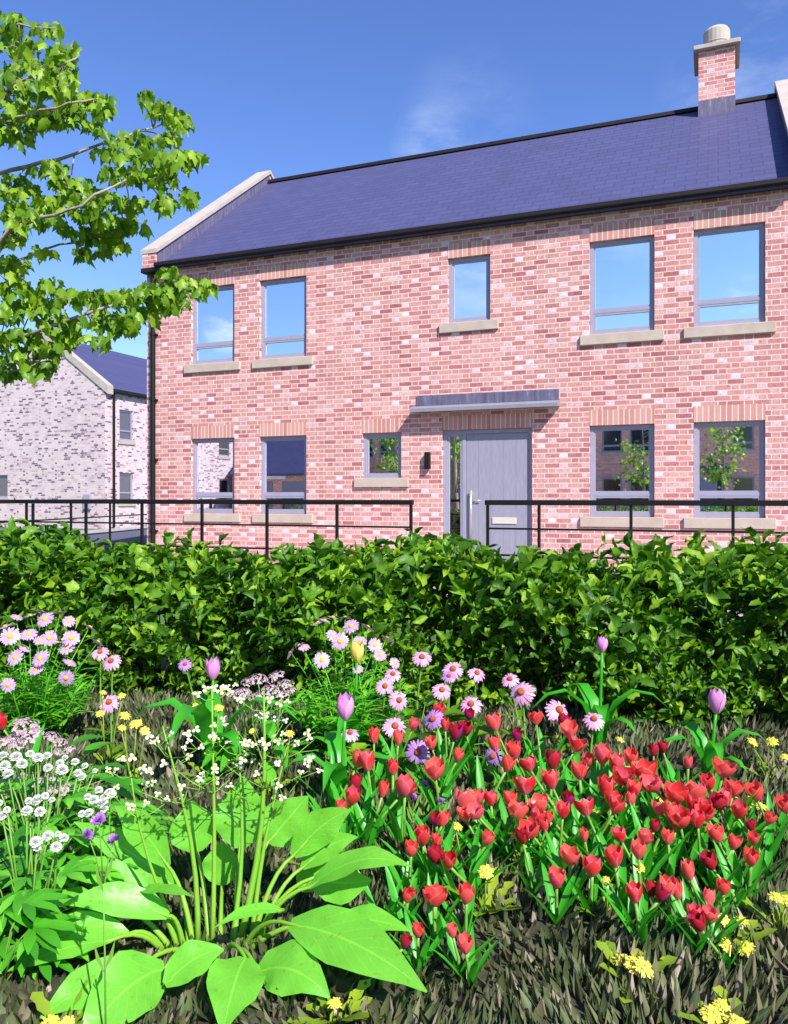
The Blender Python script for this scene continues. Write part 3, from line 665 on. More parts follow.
# ------------------------------------------------------------------ railings
RV = None
def railing(name, label, pts_top, z_levels, A, B, end_a=True, end_b=True, bar=.045):
    T = thing(name, label, 'railing', (A.x, A.y, 0), math.atan2(B.y-A.y, B.x-A.x)); Ln = (B-A).length
    for k, z in enumerate(z_levels):
        r_ = MB()
        if k == 0: r_.box(-.02, Ln+.02, -.03, .03, z-.028, z+.028, bev=.006)
        else: r_.box(0, Ln, -.009, .009, z-.011, z+.011)
        r_.build('top_rail' if k == 0 else 'rail', M['black'], T)
    for s_ in pts_top:
        q = MB(); q.box(s_-.015, s_+.015, -.0155, .0155, 0, z_levels[0]-.029); q.box(s_-.05, s_+.05, -.05, .05, 0.0, .012); q.build('post', M['black'], T)
    return T
vr = -3.45
def RU(px): return U(px, vr)
zl = [1.15, .865, .575, .285]
A = HW(RU(-70), vr); B = HW(RU(411.5), vr); u0 = RU(-70)
railing('railing', 'black metal railing running from the left edge to the gap before the door', [RU(x)-u0 for x in (-66, -18, 33, 86, 142, 202, 267, 337, 411)], zl, A, B)
A = HW(RU(487), vr); B = HW(RU(905), vr); u0 = RU(487)
railing('railing', 'black metal railing starting in front of the grey door and leaving the right edge', [RU(x)-u0 for x in (487.7, 539, 631, 733, 846)], zl, A, B)
A = Vector((-5.55, 9.3, 0)); B = Vector((-5.02, 16.6, 0)); dd_ = (B-A).normalized()
def along(px):
    x = (px-CX)/F; return (x*A.y-A.x)/(dd_.x-x*dd_.y)
railing('railing', 'black metal railing running away from the viewer beside the road at left', [s for s in [.02]+[along(x) for x in (26.5, 71, 110, 142)] if 0 <= s <= 7.4], zl, A, B)

# ------------------------------------------------------------------ trees
def rnd_unit(n):
    v = rng.normal(size=(n, 3)); return v/np.linalg.norm(v, axis=1, keepdims=True)
def leaves_at(pos, droop, size, parent, mat, name='foliage', tmpl=(MP_V, MP_F)):
    n = len(pos); a = rng.uniform(0, 2*PI, n)
    yd = np.stack([np.cos(a), np.sin(a), -droop+rng.normal(0, .35, n)], 1)
    nr = np.stack([rng.normal(0, .5, n)+.2, rng.normal(0, .5, n)-.55, np.ones(n)], 1)
    s_ = size*rng.uniform(.7, 1.2, n)
    return scatter(name, mat, tmpl[0], tmpl[1], pos, yd, nr, s_*.8, s_*1.08, s_*1.1, parent, smooth=False, crumple=.03)

# near tree whose branches reach in from the left
T = thing('tree', 'broad leaved tree reaching bright green branches into the top left corner', 'tree', (0, 0, 0))
D0 = 6.0
branches = [  # pixel polylines with a depth and a start radius
    ([(-150, 500), (-60, 420), (0, 343), (60, 323), (100, 309), (150, 296), (212, 290)], 5.9, .030),
    ([(-160, 480), (-70, 300), (0, 176), (40, 162), (90, 150), (140, 131), (178, 118)], 6.2, .034),
    ([(-150, 470), (-70, 330), (10, 228), (55, 215), (95, 195), (140, 178), (192, 160)], 5.7, .026),
    ([(-140, 520), (-60, 330), (10, 262), (60, 245), (110, 232), (135, 222)], 6.4, .022),
    ([(-160, 460), (-80, 220), (-10, 100), (30, 78), (75, 60), (80, 55)], 6.0, .028),
    ([(-160, 450), (-90, 150), (-20, 40), (20, 25), (56, 28)], 6.3, .025),
    ([(-140, 540), (-60, 440), (-10, 372), (30, 368), (52, 350)], 6.1, .020),
    ([(-150, 470), (-60, 220), (0, 120), (40, 110), (85, 100), (108, 98)], 5.8, .024)]
bm_ = MB(); tip = []
for pts, d, r0 in branches:
    w = [P(x, y, d+(.25*math.sin(i*1.3))) for i, (x, y) in enumerate(pts)]
    # smooth the line a little
    ws = []
    for i in range(len(w)-1):
        for t in (0, .33, .66): ws.append(w[i].lerp(w[i+1], t)+Vector((random.gauss(0, .006), random.gauss(0, .01), random.gauss(0, .008))))
    ws.append(w[-1]); k = len(ws)
    bm_.tube(ws, [.7*r0*(1-.9*i/(k-1))+.002 for i in range(k)], 6); tip.append(ws)
tx, ty = P(-190, 498, 6.1).x, 6.1
# leaf clumps (pixel centre, radii, leaves, depth)
clumps = [(10, 28, 22, 14, 26, 6.3), (45, 32, 18, 9, 14, 6.3), (20, 48, 26, 10, 16, 6.2), (68, 52, 16, 10, 16, 6.0), (30, 70, 30, 12, 26, 6.0), (8, 95, 24, 22, 34, 6.0), (62, 72, 18, 12, 18, 5.9), (48, 90, 34, 12, 36, 5.8), (88, 102, 24, 8, 26, 5.8), (102, 110, 12, 9, 12, 5.8),
          (12, 128, 28, 22, 44, 6.0), (55, 118, 30, 13, 34, 5.9), (95, 128, 14, 9, 9, 5.8), (145, 100, 8, 6, 7, 6.2), (160, 112, 16, 10, 22, 6.2), (178, 124, 13, 12, 20, 6.2), (130, 142, 22, 9, 22, 6.1), (168, 140, 14, 7, 12, 6.1), (112, 155, 20, 6, 12, 6.0),
          (145, 158, 24, 7, 22, 5.8), (180, 160, 18, 9, 18, 5.7), (200, 160, 7, 6, 5, 5.7), (125, 176, 28, 9, 30, 5.8), (162, 178, 18, 12, 22, 5.8), (188, 198, 9, 9, 10, 5.7), (165, 204, 14, 8, 13, 5.7),
          (12, 188, 26, 12, 24, 6.1), (48, 170, 20, 9, 14, 6.0), (70, 188, 24, 10, 24, 5.9), (95, 200, 22, 9, 22, 5.8), (60, 205, 24, 9, 18, 5.9), (130, 205, 18, 8, 15, 5.8), (20, 212, 26, 10, 24, 6.0),
          (35, 222, 28, 9, 18, 5.8), (95, 218, 22, 8, 16, 5.9), (130, 228, 20, 10, 22, 6.3), (100, 238, 22, 10, 26, 6.3), (70, 232, 16, 6, 9, 6.2), (12, 238, 16, 8, 12, 6.0), (115, 250, 14, 7, 11, 6.2), (85, 256, 16, 6, 10, 6.3),
          (10, 268, 18, 12, 18, 6.2), (42, 255, 14, 7, 8, 6.2), (15, 290, 20, 10, 20, 6.1), (50, 288, 14, 8, 12, 6.0), (35, 308, 22, 10, 22, 6.0), (8, 315, 14, 12, 18, 6.0), (70, 300, 20, 9, 20, 5.9), (95, 300, 18, 8, 18, 5.9),
          (125, 300, 22, 9, 28, 5.9), (158, 294, 20, 10, 30, 5.9), (185, 290, 20, 10, 28, 5.9), (206, 290, 12, 9, 14, 5.9), (170, 306, 20, 8, 20, 5.9), (140, 318, 18, 9, 20, 5.9), (105, 322, 22, 9, 26, 5.9), (125, 332, 14, 7, 11, 5.9), (165, 274, 10, 6, 7, 5.9),
          (60, 325, 22, 9, 24, 5.9), (20, 340, 22, 9, 24, 6.0), (75, 340, 20, 8, 18, 5.9), (105, 344, 12, 5, 7, 5.9), (12, 358, 16, 9, 16, 6.0), (45, 352, 16, 8, 14, 6.0), (35, 372, 14, 8, 13, 6.1), (8, 376, 10, 7, 8, 6.1), (52, 365, 7, 6, 5, 6.1)]
pos = []
for (x, y, rx, ry, n, d) in clumps:
    n = int(n*1.9)
    c = P(x, y, d); near = min((q for ws in tip for q in ws), key=lambda q: (q-c).length)
    bm_.tube([near, near.lerp(c, .5)+Vector((0, 0, .02)), c], [.007, .005, .0025], 5)
    for _ in range(n):
        a = random.uniform(0, 2*PI); q = math.sqrt(random.random())
        pp = P(x+rx*q*math.cos(a), y+.85*ry*q*math.sin(a)-5, d+random.gauss(0, .16)); pos.append(pp)
        if random.random() < .3: bm_.tube([c.lerp(pp, .1), c.lerp(pp, .6)+Vector((0, 0, .012)), pp], [.003, .002, .0012], 4)
# the rest of the crown, out of the picture on the left
for _ in range(2600):
    v = rnd_unit(1)[0]*(random.random()**.33)
    q = Vector((tx-.9+v[0]*1.9, ty+v[1]*2.2, 4.0+v[2]*2.3))
    if q.x/q.y*F+CX < -10: pos.append(q)
bm_.tube([(tx, ty, -.02), (tx+.03, ty, .5), (tx-.02, ty+.03, 1.6), (tx-.1, ty, 3.2), (tx-.3, ty+.1, 5.4)], [.15, .115, .10, .075, .02], 10)
for i in range(14):
    a = random.uniform(0, 2*PI); z = random.uniform(1.8, 4.4); L_ = random.uniform(.9, 1.8)
    if math.cos(a) > .5: continue
    bm_.tube([(tx-.08, ty, z), (tx-.08+L_*.5*math.cos(a), ty+L_*.5*math.sin(a), z+.35), (tx-.08+L_*math.cos(a), ty+L_*math.sin(a), z+.6)], [.03, .018, .004], 5)
bm_.build('trunk', M['bark'], T, smooth=True)
leaves_at(np.array([tuple(q) for q in pos]), 1.1, .097, T, M['tree_leaf'], 'crown')

def small_tree(u, f, h, r, label, n=1500):
    p = opp(u, f); Tn = thing('tree', label, 'tree', (p.x, p.y, 0), 0, 'young trees on the green across the way')
    b = MB(); b.tube([(0, 0, -.02), (.02, 0, h*.4), (-.03, .02, h*.9)], [.07, .05, .01], 8); pp = []
    for i in range(26):
        a = random.uniform(0, 2*PI); z = h*random.uniform(.35, .85); L_ = r*random.uniform(.55, 1.0)
        e = Vector((math.cos(a)*L_, math.sin(a)*L_, z+L_*random.uniform(.1, .5)))
        b.tube([(0, 0, z), e*.5+Vector((0, 0, z*.5+.05)), e], [.02, .012, .003], 5)
        for _ in range(n//26):
            t = random.uniform(.35, 1.05); pp.append(tuple(Vector((0, 0, z)).lerp(e, t)+Vector((random.gauss(0, .17), random.gauss(0, .17), random.gauss(0, .13)))))
    b.build('trunk', M['bark'], Tn, smooth=True); leaves_at(np.array(pp), .6, .15, Tn, M['tree_leaf'], 'crown')
small_tree(7.2, 19.5, 4.6, 1.0, 'young tree across the green, mirrored in the second lower window from the right', 300)
small_tree(10.0, 19.5, 4.5, .95, 'young tree across the green, mirrored in the lower right window', 290)
small_tree(-.8, 19.5, 4.6, 1.2, 'young tree across the green, mirrored in the glass beside the door')
small_tree(-3.7, 21, 3.3, .8, 'young tree across the green, mirrored in the small lower window', 600)

# ------------------------------------------------------------------ hedges
def hedge(name, label, A, B, depth, topf, n, size, parent=None):
    T = thing(name, label, 'hedge', (0, 0, 0)); A = np.array(A, float); B = np.array(B, float); Ln = np.linalg.norm(B-A); dr = (B-A)/Ln
    bk = np.array([-dr[1], dr[0]])
    nt = n//9; q = rng.uniform(0, 1, nt)
    kind = rng.uniform(0, 1, nt); front = kind < .55; top = kind > .80
    w = np.where(front, np.abs(rng.normal(0, .14, nt)), rng.uniform(0, 1, nt)); zf = rng.uniform(0, 1, nt)**1.05
    zf = np.where(top, 1-np.abs(rng.normal(0, .08, nt)), zf)
    lump = .13*np.sin(q*Ln*4.3+zf*4)+.09*np.sin(q*Ln*9.7-zf*6+1)+.05*np.sin(q*Ln*19+zf*11)
    wv = w*depth+lump*(1-w)-.08*np.sin(zf*PI)+.2*np.maximum(0, zf-.7)*(1-w)*2
    out = np.array([-bk[0], -bk[1], 0.0])
    td = rng.normal(0, .5, (nt, 3))+np.array([0, 0, .75])+out*.45*(1-w)[:, None]; td[:, 2] += np.where(top, .5, 0); td /= np.linalg.norm(td, axis=1, keepdims=True)
    tl = size*rng.uniform(1.3, 2.4, nt)
    zt = topf(q); zb = np.maximum(.03, zf*zt-tl*td[:, 2]*.5)
    base = np.stack([A[0]+dr[0]*q*Ln+bk[0]*wv, A[1]+dr[1]*q*Ln+bk[1]*wv, zb], 1)-out*.05
    per = 9; ti = np.repeat(np.arange(nt), per); t = np.tile(np.linspace(.08, 1, per), nt); n = nt*per
    pos = base[ti]+td[ti]*(tl[ti]*t)[:, None]+rng.normal(0, .006, (n, 3))
    ang = np.tile(np.arange(per)*2.4, nt)+np.repeat(rng.uniform(0, 6, nt), per)
    T_ = td[ti]; X_ = np.cross(T_, np.array([.3, .5, .8])); X_ /= np.linalg.norm(X_, axis=1, keepdims=True); Y_ = np.cross(T_, X_)
    rad = X_*np.cos(ang)[:, None]+Y_*np.sin(ang)[:, None]
    yd = T_*.75+rad*.8+rng.normal(0, .18, (n, 3)); nr = T_*.9-rad*.6+rng.normal(0, .3, (n, 3))
    grow = np.repeat(.62+.5*np.clip(zf, 0, 1)**1.5, per)
    sy = size*rng.uniform(.6, 1.2, n)*grow*(1-.25*t); sx = sy*rng.uniform(.42, .7, n)
    scatter('foliage', M['hedge_leaf'], HL_V, HL_F, pos, yd, nr, sx, sy, sy, T, crumple=.05)
    b = MB()
    for i in range(int(Ln*16)):
        q = random.random(); p0 = A+dr*q*Ln+bk*random.uniform(.1, depth*.8)
        h = float(topf(np.array([q]))[0])*random.uniform(.7, 1.0); lx, ly = random.gauss(0, .07), random.gauss(0, .07)
        b.tube([(p0[0], p0[1], -.01), (p0[0]+lx*.4, p0[1]+ly*.4, h*.5), (p0[0]+lx, p0[1]+ly, h)], [.009, .007, .003], 5)
    b.build('stems', M['wood_stem'], T, smooth=True)
    return T
tp = [(-400, 535), (0, 531), (20, 529), (45, 535), (75, 545), (110, 550), (150, 546), (185, 556), (215, 560), (250, 560), (290, 553), (330, 548), (350, 545), (375, 558), (400, 541), (440, 546), (470, 556), (500, 560), (540, 557), (565, 566), (610, 570), (635, 552), (655, 556), (690, 560), (720, 547), (750, 552), (788, 545), (1200, 550)]
hA, hB = (-5.2, 5.75), (5.2, 3.42)
def top_main(s_):
    x = hA[0]+(hB[0]-hA[0])*s_; y = hA[1]+(hB[1]-hA[1])*s_+.3; px = x/y*F+CX
    yy = np.interp(px, [a for a, _ in tp], [c for _, c in tp]); return EYE+(HY-yy-24)/F*y+rng.normal(0, .045, len(np.atleast_1d(s_)))
hedge('hedge', 'dense glossy green leafy hedge stretching right across behind the flowers', hA, hB, .75, top_main, 32000, .142)
p0, p1 = opp(-12, 25), opp(17, 25)
hedge('hedge', 'low clipped hedge across the green, mirrored in the bottom of the lower windows', (p1.x, p1.y), (p0.x, p0.y), .7, lambda s_: .72+0*s_, 6000, .16)
# small shrub at the foot of the pale house
pp = P(131, 528, 33.5); q = thing('shrub', 'small yellow green shrub at the foot of the pale house wall', 'shrub', (pp.x, pp.y, 0))
n = 500; a = rng.uniform(0, 2*PI, n); rr = np.sqrt(rng.uniform(0, 1, n)); pos = np.stack([1.5*rr*np.cos(a), .3*rr*np.sin(a), .03+.33*rng.uniform(0, 1, n)*(1-rr*.6)], 1)
leaves_at(pos, -.3, .14, q, M['dandelion_leaf'], 'foliage', (OV_V, OV_F))

# ------------------------------------------------------------------ low grass of the bed
n1, n2 = 22000, 33000
g1 = np.stack([rng.uniform(-2.6, 2.6, n1), rng.uniform(1.25, 2.8, n1)], 1); g2 = np.stack([rng.uniform(-3.8, 3.8, n2), rng.uniform(2.6, 5.4, n2)], 1)
gp = np.concatenate([g1, g2]); n = len(gp)
gp[:, :2] += rng.normal(0, .006, (n, 2))
pos = np.concatenate([gp, np.full((n, 1), -.004)], 1)
# blades lean together in tufts
lean = np.stack([.35*np.sin(gp[:, 0]*9+gp[:, 1]*4), .35*np.cos(gp[:, 1]*8-gp[:, 0]*5)], 1)+rng.normal(0, .24, (n, 2))
yd = np.concatenate([lean, np.ones((n, 1))], 1); nr = rng.normal(0, .7, (n, 3))+np.array([.25, -.55, 0]); nr[:, 2] *= .2
L_ = rng.uniform(.045, .088, n)*(1+.35*np.sin(gp[:, 0]*6.1)*np.sin(gp[:, 1]*5.3)); wd_ = rng.uniform(.013, .028, n)
near_ = np.hypot(gp[:, 0]-(215-CX)/F*2.12, (gp[:, 1]-2.05)*1.1) < .5; L_ = np.where(near_, L_*.68, L_)
go = scatter('grass', M['grass'], GR_V, GR_F, pos, yd, nr, wd_, L_, wd_*1.5, smooth=True)
go['kind'] = 'stuff'; go['label'] = 'short olive and brown spiky grass covering the flower bed'; go['category'] = 'grass'

# ------------------------------------------------------------------ flowers: builders
def arc(p0, p1, sag, k=6):
    p0, p1 = Vector(p0), Vector(p1); return [p0.lerp(p1, i/(k-1))+Vector((0, 0, sag*4*(i/(k-1))*(1-i/(k-1)))) for i in range(k)]
LEAFW = [.35, .8, 1.0, .88, .55, .06]
def tulip_flower(h, r, openf, ragged=.0):
    """six petals, three outside and three inside"""
    b = MB()
    for ring_ in range(2):
        for k in range(3):
            ph = 2*PI*(k/3+ring_/6)+random.gauss(0, .08); tops = 1+random.gauss(0, .05); op = openf*(1+random.gauss(0, .25))
            rows = []; uv = []
            for i in range(6):
                t = i/5; rr = r*(.28+.78*math.sin(min(1, t*1.25)*PI*.5)**.8-(.22-op)*t**2.2)*(1.0 if ring_ == 0 else .9)
                hw = 1.06*(1-.0*t)*math.sin(min(1, .30+t*.95)*PI)**.55 if t < 1 else .06
                hw = [.75, 1.0, 1.08, .98, .66, .10][i]
                for j in range(5):
                    q = -1+j*.5; a = ph+q*hw
                    dz = -.05*abs(q)*h*t
                    rows.append((rr*math.cos(a)*(1-.05*(1-abs(q))*0), rr*math.sin(a), h*t*tops*(1.0 if ring_ == 0 else 1.02)+dz)); uv.append((.5+q/2, t))
            b.add(rows, [(i*5+j, i*5+j+1, (i+1)*5+j+1, (i+1)*5+j) for i in range(5) for j in range(4)], uv)
    return b
def make_tulip(H, fh, fr, openf, mat, leafl, nleaf, tilt, name, label, group, big=False, cat='tulip'):
    T = thing(name, label, cat, (0, 0, 0), 0, group)
    tx_, ty_ = tilt
    st = MB(); top = Vector((tx_*H, ty_*H, H-fh*.95))
    st.tube([(0, 0, -.01), (tx_*H*.25, ty_*H*.25, H*.35), (tx_*H*.65, ty_*H*.65, (H-fh)*.75), top], [.0055, .005, .0042, .0045] if not big else [.009, .008, .007, .0065], 6)
    st.build('stem', M['stem'] if not big else M['tulip_leaf'], T, smooth=True)
    f = tulip_flower(fh, fr, openf).build('flower', mat, T, smooth=True); f.location = top-Vector((0, 0, fh*.04))
    f.rotation_euler = Vector((tx_*.9, ty_*.9, 1)).to_track_quat('Z', 'Y').to_euler()
    for k in range(nleaf):
        a = 2*PI*k/nleaf+random.gauss(0, .4) if not big else [PI*1.03, -.05, -PI/2-.2, PI*.6, -.9][k]; d = Vector((math.cos(a), math.sin(a), 0)); L_ = leafl*(random.uniform(.85, 1.15) if k < 4 else .7)
        spread = random.uniform(.35, .75)
        if big:
            pts = [Vector((0, 0, .0))+d*.006, d*L_*.10+Vector((0, 0, L_*.35)), d*L_*.22+Vector((0, 0, L_*.62)), d*L_*.42+Vector((0, 0, L_*.78)), d*L_*.66+Vector((0, 0, L_*.74)), d*L_*.88+Vector((0, 0, L_*.56))]
            wd = [x*leafl*.085 for x in (.75, 1.2, 1.4, 1.15, .65, .05)]
        else:
            pts = [d*L_*spread*t+Vector((0, 0, L_*(t-.35*spread*t*t))) for t in (0, .2, .42, .64, .84, 1)]; wd = [x*leafl*.068 for x in (.6, .85, 1.0, .85, .5, .04)]
        lb = MB(); lb.strip(pts, wd, -d+Vector((0, 0, .8)), .35, 3, .12); lb.build('leaf', M['tulip_leaf'], T, smooth=True)
    return T

# red tulips ------------------------------------------------------------------
Z3 = lambda pts: [(400+x/2.031, 640+y/2.031, k) for x, y, k in pts]
mass = Z3([(82,140,0),(140,148,3),(25,168,0),(92,170,1),(195,170,0),(277,157,2),(65,208,0),(115,232,0),(135,180,3),(110,190,3),(237,192,3),(195,212,0),(215,250,0),(265,250,2),(72,265,2),(345,185,2),(355,212,2),(330,165,3),(385,240,0),(410,235,0),(310,245,3),(470,235,0),(515,222,3),(535,215,3),(585,245,1),(445,275,2),(440,250,0),(505,292,0),(520,290,2),(655,262,2),(675,300,2),(630,285,0),(725,310,0),(785,335,0),(685,345,0),(748,358,0),(130,330,2),(155,320,2),(185,320,3),(255,297,2),(310,285,3),(225,320,0),(135,352,0),(240,352,2),(275,355,0),(300,358,1),(330,345,0),(340,320,3),(380,340,2),(430,320,2),(435,335,3),(470,320,1),(475,300,0),(525,340,2),(545,345,0),(560,370,2),(600,310,2),(615,335,0),(625,350,2),(650,330,3),(85,362,3),(75,405,3),(175,400,0),(295,375,1),(270,385,2),(250,400,3),(375,395,1),(345,440,2),(390,460,0),(437,443,0),(490,400,2),(485,428,0),(545,400,0),(570,365,2),(515,375,3),(647,395,0),(675,410,0),(715,400,0),(712,440,0),(22,425,0),(97,440,1),(48,400,1),(635,450,3),(590,470,1),(657,500,3),(625,525,1),(478,515,0),(505,505,3),(525,515,3),(545,505,0),(565,510,1),(600,550,0),(630,560,0),(612,575,3),(318,485,3),(70,522,2),(135,518,0),(15,515,1),(715,375,3),(590,330,0),(500,270,2),(235,225,0),(10,300,0),(160,345,2),(450,395,3),(420,300,0),(290,330,2),(365,265,0),(560,315,2),(605,365,0),(665,320,2)])
left_ = [(374,736,1),(357,759,0),(368,763,0),(393,767,1),(398,738,1),(401,788,2),(355,782,3),(351,797,0),(382,789,1),(341,806,0),(411,848,0),(423,837,0),(438,855,3),(436,818,3),(448,859,1)]
front_ = [(407,893,1),(436,898,2),(418,929,0),(403,941,3),(453,930,0),(466,945,0)]
HH = [.13, .19, .28]; protos = {}
for hi, H in enumerate(HH):
    for k in range(4):
        for var in range(2):
            fh = [.044, .051, .064][hi]*[1.0, .98, 1.0, .95][k]; fr = fh*[.46, .36, .58, .46][k]
            o = make_tulip(H+fh*.5, fh, fr, [.12, -.02, .30, .10][k], M['crimson'] if k == 3 else M['red'], [.17, .20, .25][hi], 4, (random.gauss(0, .2), random.gauss(0, .2)), 'red_tulip', 'x', 'red tulips in the flower bed')
            protos[hi, k, var] = [o, False]
def tul_h(y): return float(np.interp(y, [705, 800, 850, 890, 945], [.275, .20, .16, .135, .11]))
def place_tulip(x, y, k, label):
    h = tul_h(y)+random.gauss(0, .006); d = (EYE-h)*F/(y-HY); hi = int(np.argmin([abs(h-q) for q in HH])); var = random.randrange(2)
    pr = protos[hi, k, var]
    if pr[1]: o = copy_tree(pr[0])
    else: o = pr[0]; pr[1] = True
    s_ = h/HH[hi]; s_ = max(.8, min(1.35, s_)); rz = random.uniform(0, 2*PI)
    fl = [c for c in o.children if c.name.startswith('flower')][0]
    off = Matrix.Rotation(rz, 3, 'Z') @ (fl.location*s_)
    q_ = random.uniform(.82, 1.2); fl.scale = (q_*random.uniform(.9, 1.1), q_*random.uniform(.9, 1.1), q_)
    c = P(x, y, d); o.location = (c.x-off.x, c.y-off.y, 0); o.rotation_euler = (0, 0, rz); o.scale = (s_, s_, s_)
    o['label'] = label; return o
for x, y, k in mass:
    if k == 3 and y > 770 and random.random() < .6: k = 0
    if k == 3 and y < 760: lab = 'dark crimson tulip in the shade at the back of the red tulip patch'
    elif k == 3: lab = 'dark crimson tulip in the thick of the red tulip patch'
    elif y > 872 and x > 640: lab = 'red tulip near the yellow dandelions at the front right corner of the patch'
    elif y > 872 and x < 480: lab = 'small red tulip at the front left corner of the patch beside the spiky grass'
    elif x > 735: lab = 'red tulip at the right fringe of the patch beside open grass'
    elif k == 2: lab = 'wide open red tulip in the thick of the red tulip patch'
    elif k == 1: lab = 'slender closed red tulip bud in the red tulip patch'
    elif y < 745: lab = 'red cup shaped tulip in the back row of the patch below the pink coneflowers'
    else: lab = 'red cup shaped tulip in the thick of the red tulip patch'
    place_tulip(x, y, k, lab)
for x, y, k in left_:
    place_tulip(x, y, k, 'dark red tulip at the thin left edge of the patch by the broad leaves' if k == 3 else 'red tulip in the thin left edge of the patch near the lilac tulip' if y < 810 else 'red tulip in the gap between the broad leaves and the tulip patch')
for x, y, k in front_:
    place_tulip(x, y, k, 'low red tulip standing apart in front of the patch by the big broad leaf')
o = place_tulip(3, 722, 0, 'single red tulip at the left edge beneath the pale asters')
for k_, pr in list(protos.items()):
    if not pr[1]:
        for c in list(pr[0].children): bpy.data.objects.remove(c)
        bpy.data.objects.remove(pr[0])

# lilac and yellow tulips -----------------------------------------------------
def big_tulip(x, y, d, fh, mat, name, label, leafl, tilt=(0, 0)):
    h = EYE+(HY-y)/F*d
    o = make_tulip(h+fh*.5, fh, fh*.40, -.14, mat, leafl, 5, tilt, name, label, 'tall tulips in the flower bed', True)
    fl = [c for c in o.children if c.name.startswith('flower')][0]; c = P(x, y, d)
    o.location = (c.x-fl.location.x, c.y-fl.location.y, 0); return o
big_tulip(213, 669, 3.4, .088, M['lilac'], 'lilac_tulip', 'lilac tulip standing above the tiny white flowers, before the hedge', .42)
big_tulip(345, 707, 3.05, .096, M['lilac'], 'lilac_tulip', 'lilac tulip in the middle beside the asters, with curling broad leaves', .30, (.03, 0))
big_tulip(716, 701, 3.3, .100, M['lilac'], 'lilac_tulip', 'lilac tulip rising from the right side of the red tulip patch', .27, (.06, 0))
big_tulip(602, 644, 3.75, .075, M['lilac'], 'lilac_tulip', 'small lilac tulip against the middle of the hedge', .34, (.02, 0))
big_tulip(357, 652, 3.6, .090, M['yellow_petal'], 'yellow_tulip', 'pale yellow tulip among the pink asters', .30, (.02, 0))

# daisies ---------------------------------------------------------------------
def daisy_mesh(r, npet, pw, droop, cup=.1):
    b = MB()
    for k in range(npet):
        a = 2*PI*k/npet+random.gauss(0, .06); d = Vector((math.cos(a), math.sin(a), 0)); L_ = r*random.uniform(.9, 1.06); dz = droop*random.uniform(.7, 1.3)
        pts = [d*r*.14, d*L_*.45+Vector((0, 0, .02*r-dz*r*.15)), d*L_*.8+Vector((0, 0, -dz*r*.5)), d*L_+Vector((0, 0, -dz*r*.9))]
        b.strip(pts, [pw*.45, pw*.9, pw, pw*.35], (0, 0, 1), cup, 3)
    return b
def disc_mesh(r, h): b = MB(); b.lathe([(r, 0), (r*.98, h*.4), (r*.75, h*.8), (r*.4, h), (.0004, h*1.05)], 12); return b
aster_mesh = [daisy_mesh(.046, 26, .0048, .10).build('flower', M['aster'], None, True) for _ in range(3)]
aster_disc = disc_mesh(.0135, .008).build('flower_disc', M['disc_yellow'], None, True)
cone_mesh = [daisy_mesh(.050, 20, .0058, .38).build('flower', M['cone_petal'], None, True) for _ in range(3)]
cone_disc = disc_mesh(.0150, .016).build('flower_disc', M['disc_orange'], None, True)
violet_mesh = [daisy_mesh(.050, 20, .0052, .30).build('flower', M['violet'], None, True)]
tmpl = aster_mesh+[aster_disc]+cone_mesh+[cone_disc]+violet_mesh
def put_flower(parent, mesh_o, disc_o, loc, nrm, scale):
    f = mesh_o.copy(); COL.objects.link(f); f.parent = parent; f.location = loc; f.scale = (scale,)*3
    f.rotation_euler = (Vector(nrm).to_track_quat('Z', 'Y') @ Euler((0, 0, random.uniform(0, 6))).to_quaternion()).to_euler()
    if disc_o is not None:
        d = disc_o.copy(); COL.objects.link(d); d.parent = f
    return f
def aster_clump(base, heads, label, foliage_n, spread, fh):
    T = thing('aster_plant', label, 'aster', base, 0, 'pale pink aster clumps'); st = MB(); fo = MB(); B = Vector(base)
    for (x, y, d, s_, nr) in heads:
        p = P(x, y, d)-B; n_ = Vector(nr).normalized()
        put_flower(T, random.choice(aster_mesh), aster_disc, p, n_, s_*.88)
        b0 = Vector((random.gauss(0, .05), random.gauss(0, .05), 0)); pts = [b0, b0.lerp(p, .45)+Vector((0, 0, .05)), p-n_*.012]
        st.tube(pts, [.0035, .003, .002], 5)
        for k in range(9):
            t = random.uniform(.15, .8); q = b0.lerp(p, t)+Vector((0, 0, .04)); a = random.uniform(0, 2*PI); dd = Vector((math.cos(a), math.sin(a), random.uniform(.1, .7))); L_ = random.uniform(.05, .10)
            fo.strip([q, q+dd*L_*.5, q+dd*L_+Vector((0, 0, -.015))], [.003, .006, .0008], (0, 0, 1), .2)
    for k in range(foliage_n):
        a = random.uniform(0, 2*PI); r_ = spread*math.sqrt(random.random()); L_ = fh*random.uniform(.6, 1.1)
        q = Vector((r_*.4*math.cos(a), r_*.4*math.sin(a), 0)); e = Vector((r_*math.cos(a), r_*math.sin(a), L_))
        m_ = q.lerp(e, .55)+Vector((0, 0, L_*.12)); st.tube([q, m_, e], [.003, .0025, .001], 4)
        for j in range(11):
            t = .3+.7*j/11; c = q.lerp(m_, t*2) if t < .5 else m_.lerp(e, t*2-1); b2 = random.uniform(0, 2*PI); dd = Vector((math.cos(b2), math.sin(b2), random.uniform(0, .5))); l2 = random.uniform(.05, .12)
            fo.strip([c, c+dd*l2*.5, c+dd*l2+Vector((0, 0, -.01))], [.0035, .0095, .0006], (0, 0, 1), .2)
    st.build('stems', M['aster_leaf'], T, True); fo.build('foliage', M['aster_leaf'], T, True); return T
fwd = lambda tx_=0, up=.6: (tx_+random.gauss(0, .25), -1+random.gauss(0, .15), up+random.gauss(0, .2))
upn = lambda: (random.gauss(0, .35), random.gauss(.15, .25), 1)
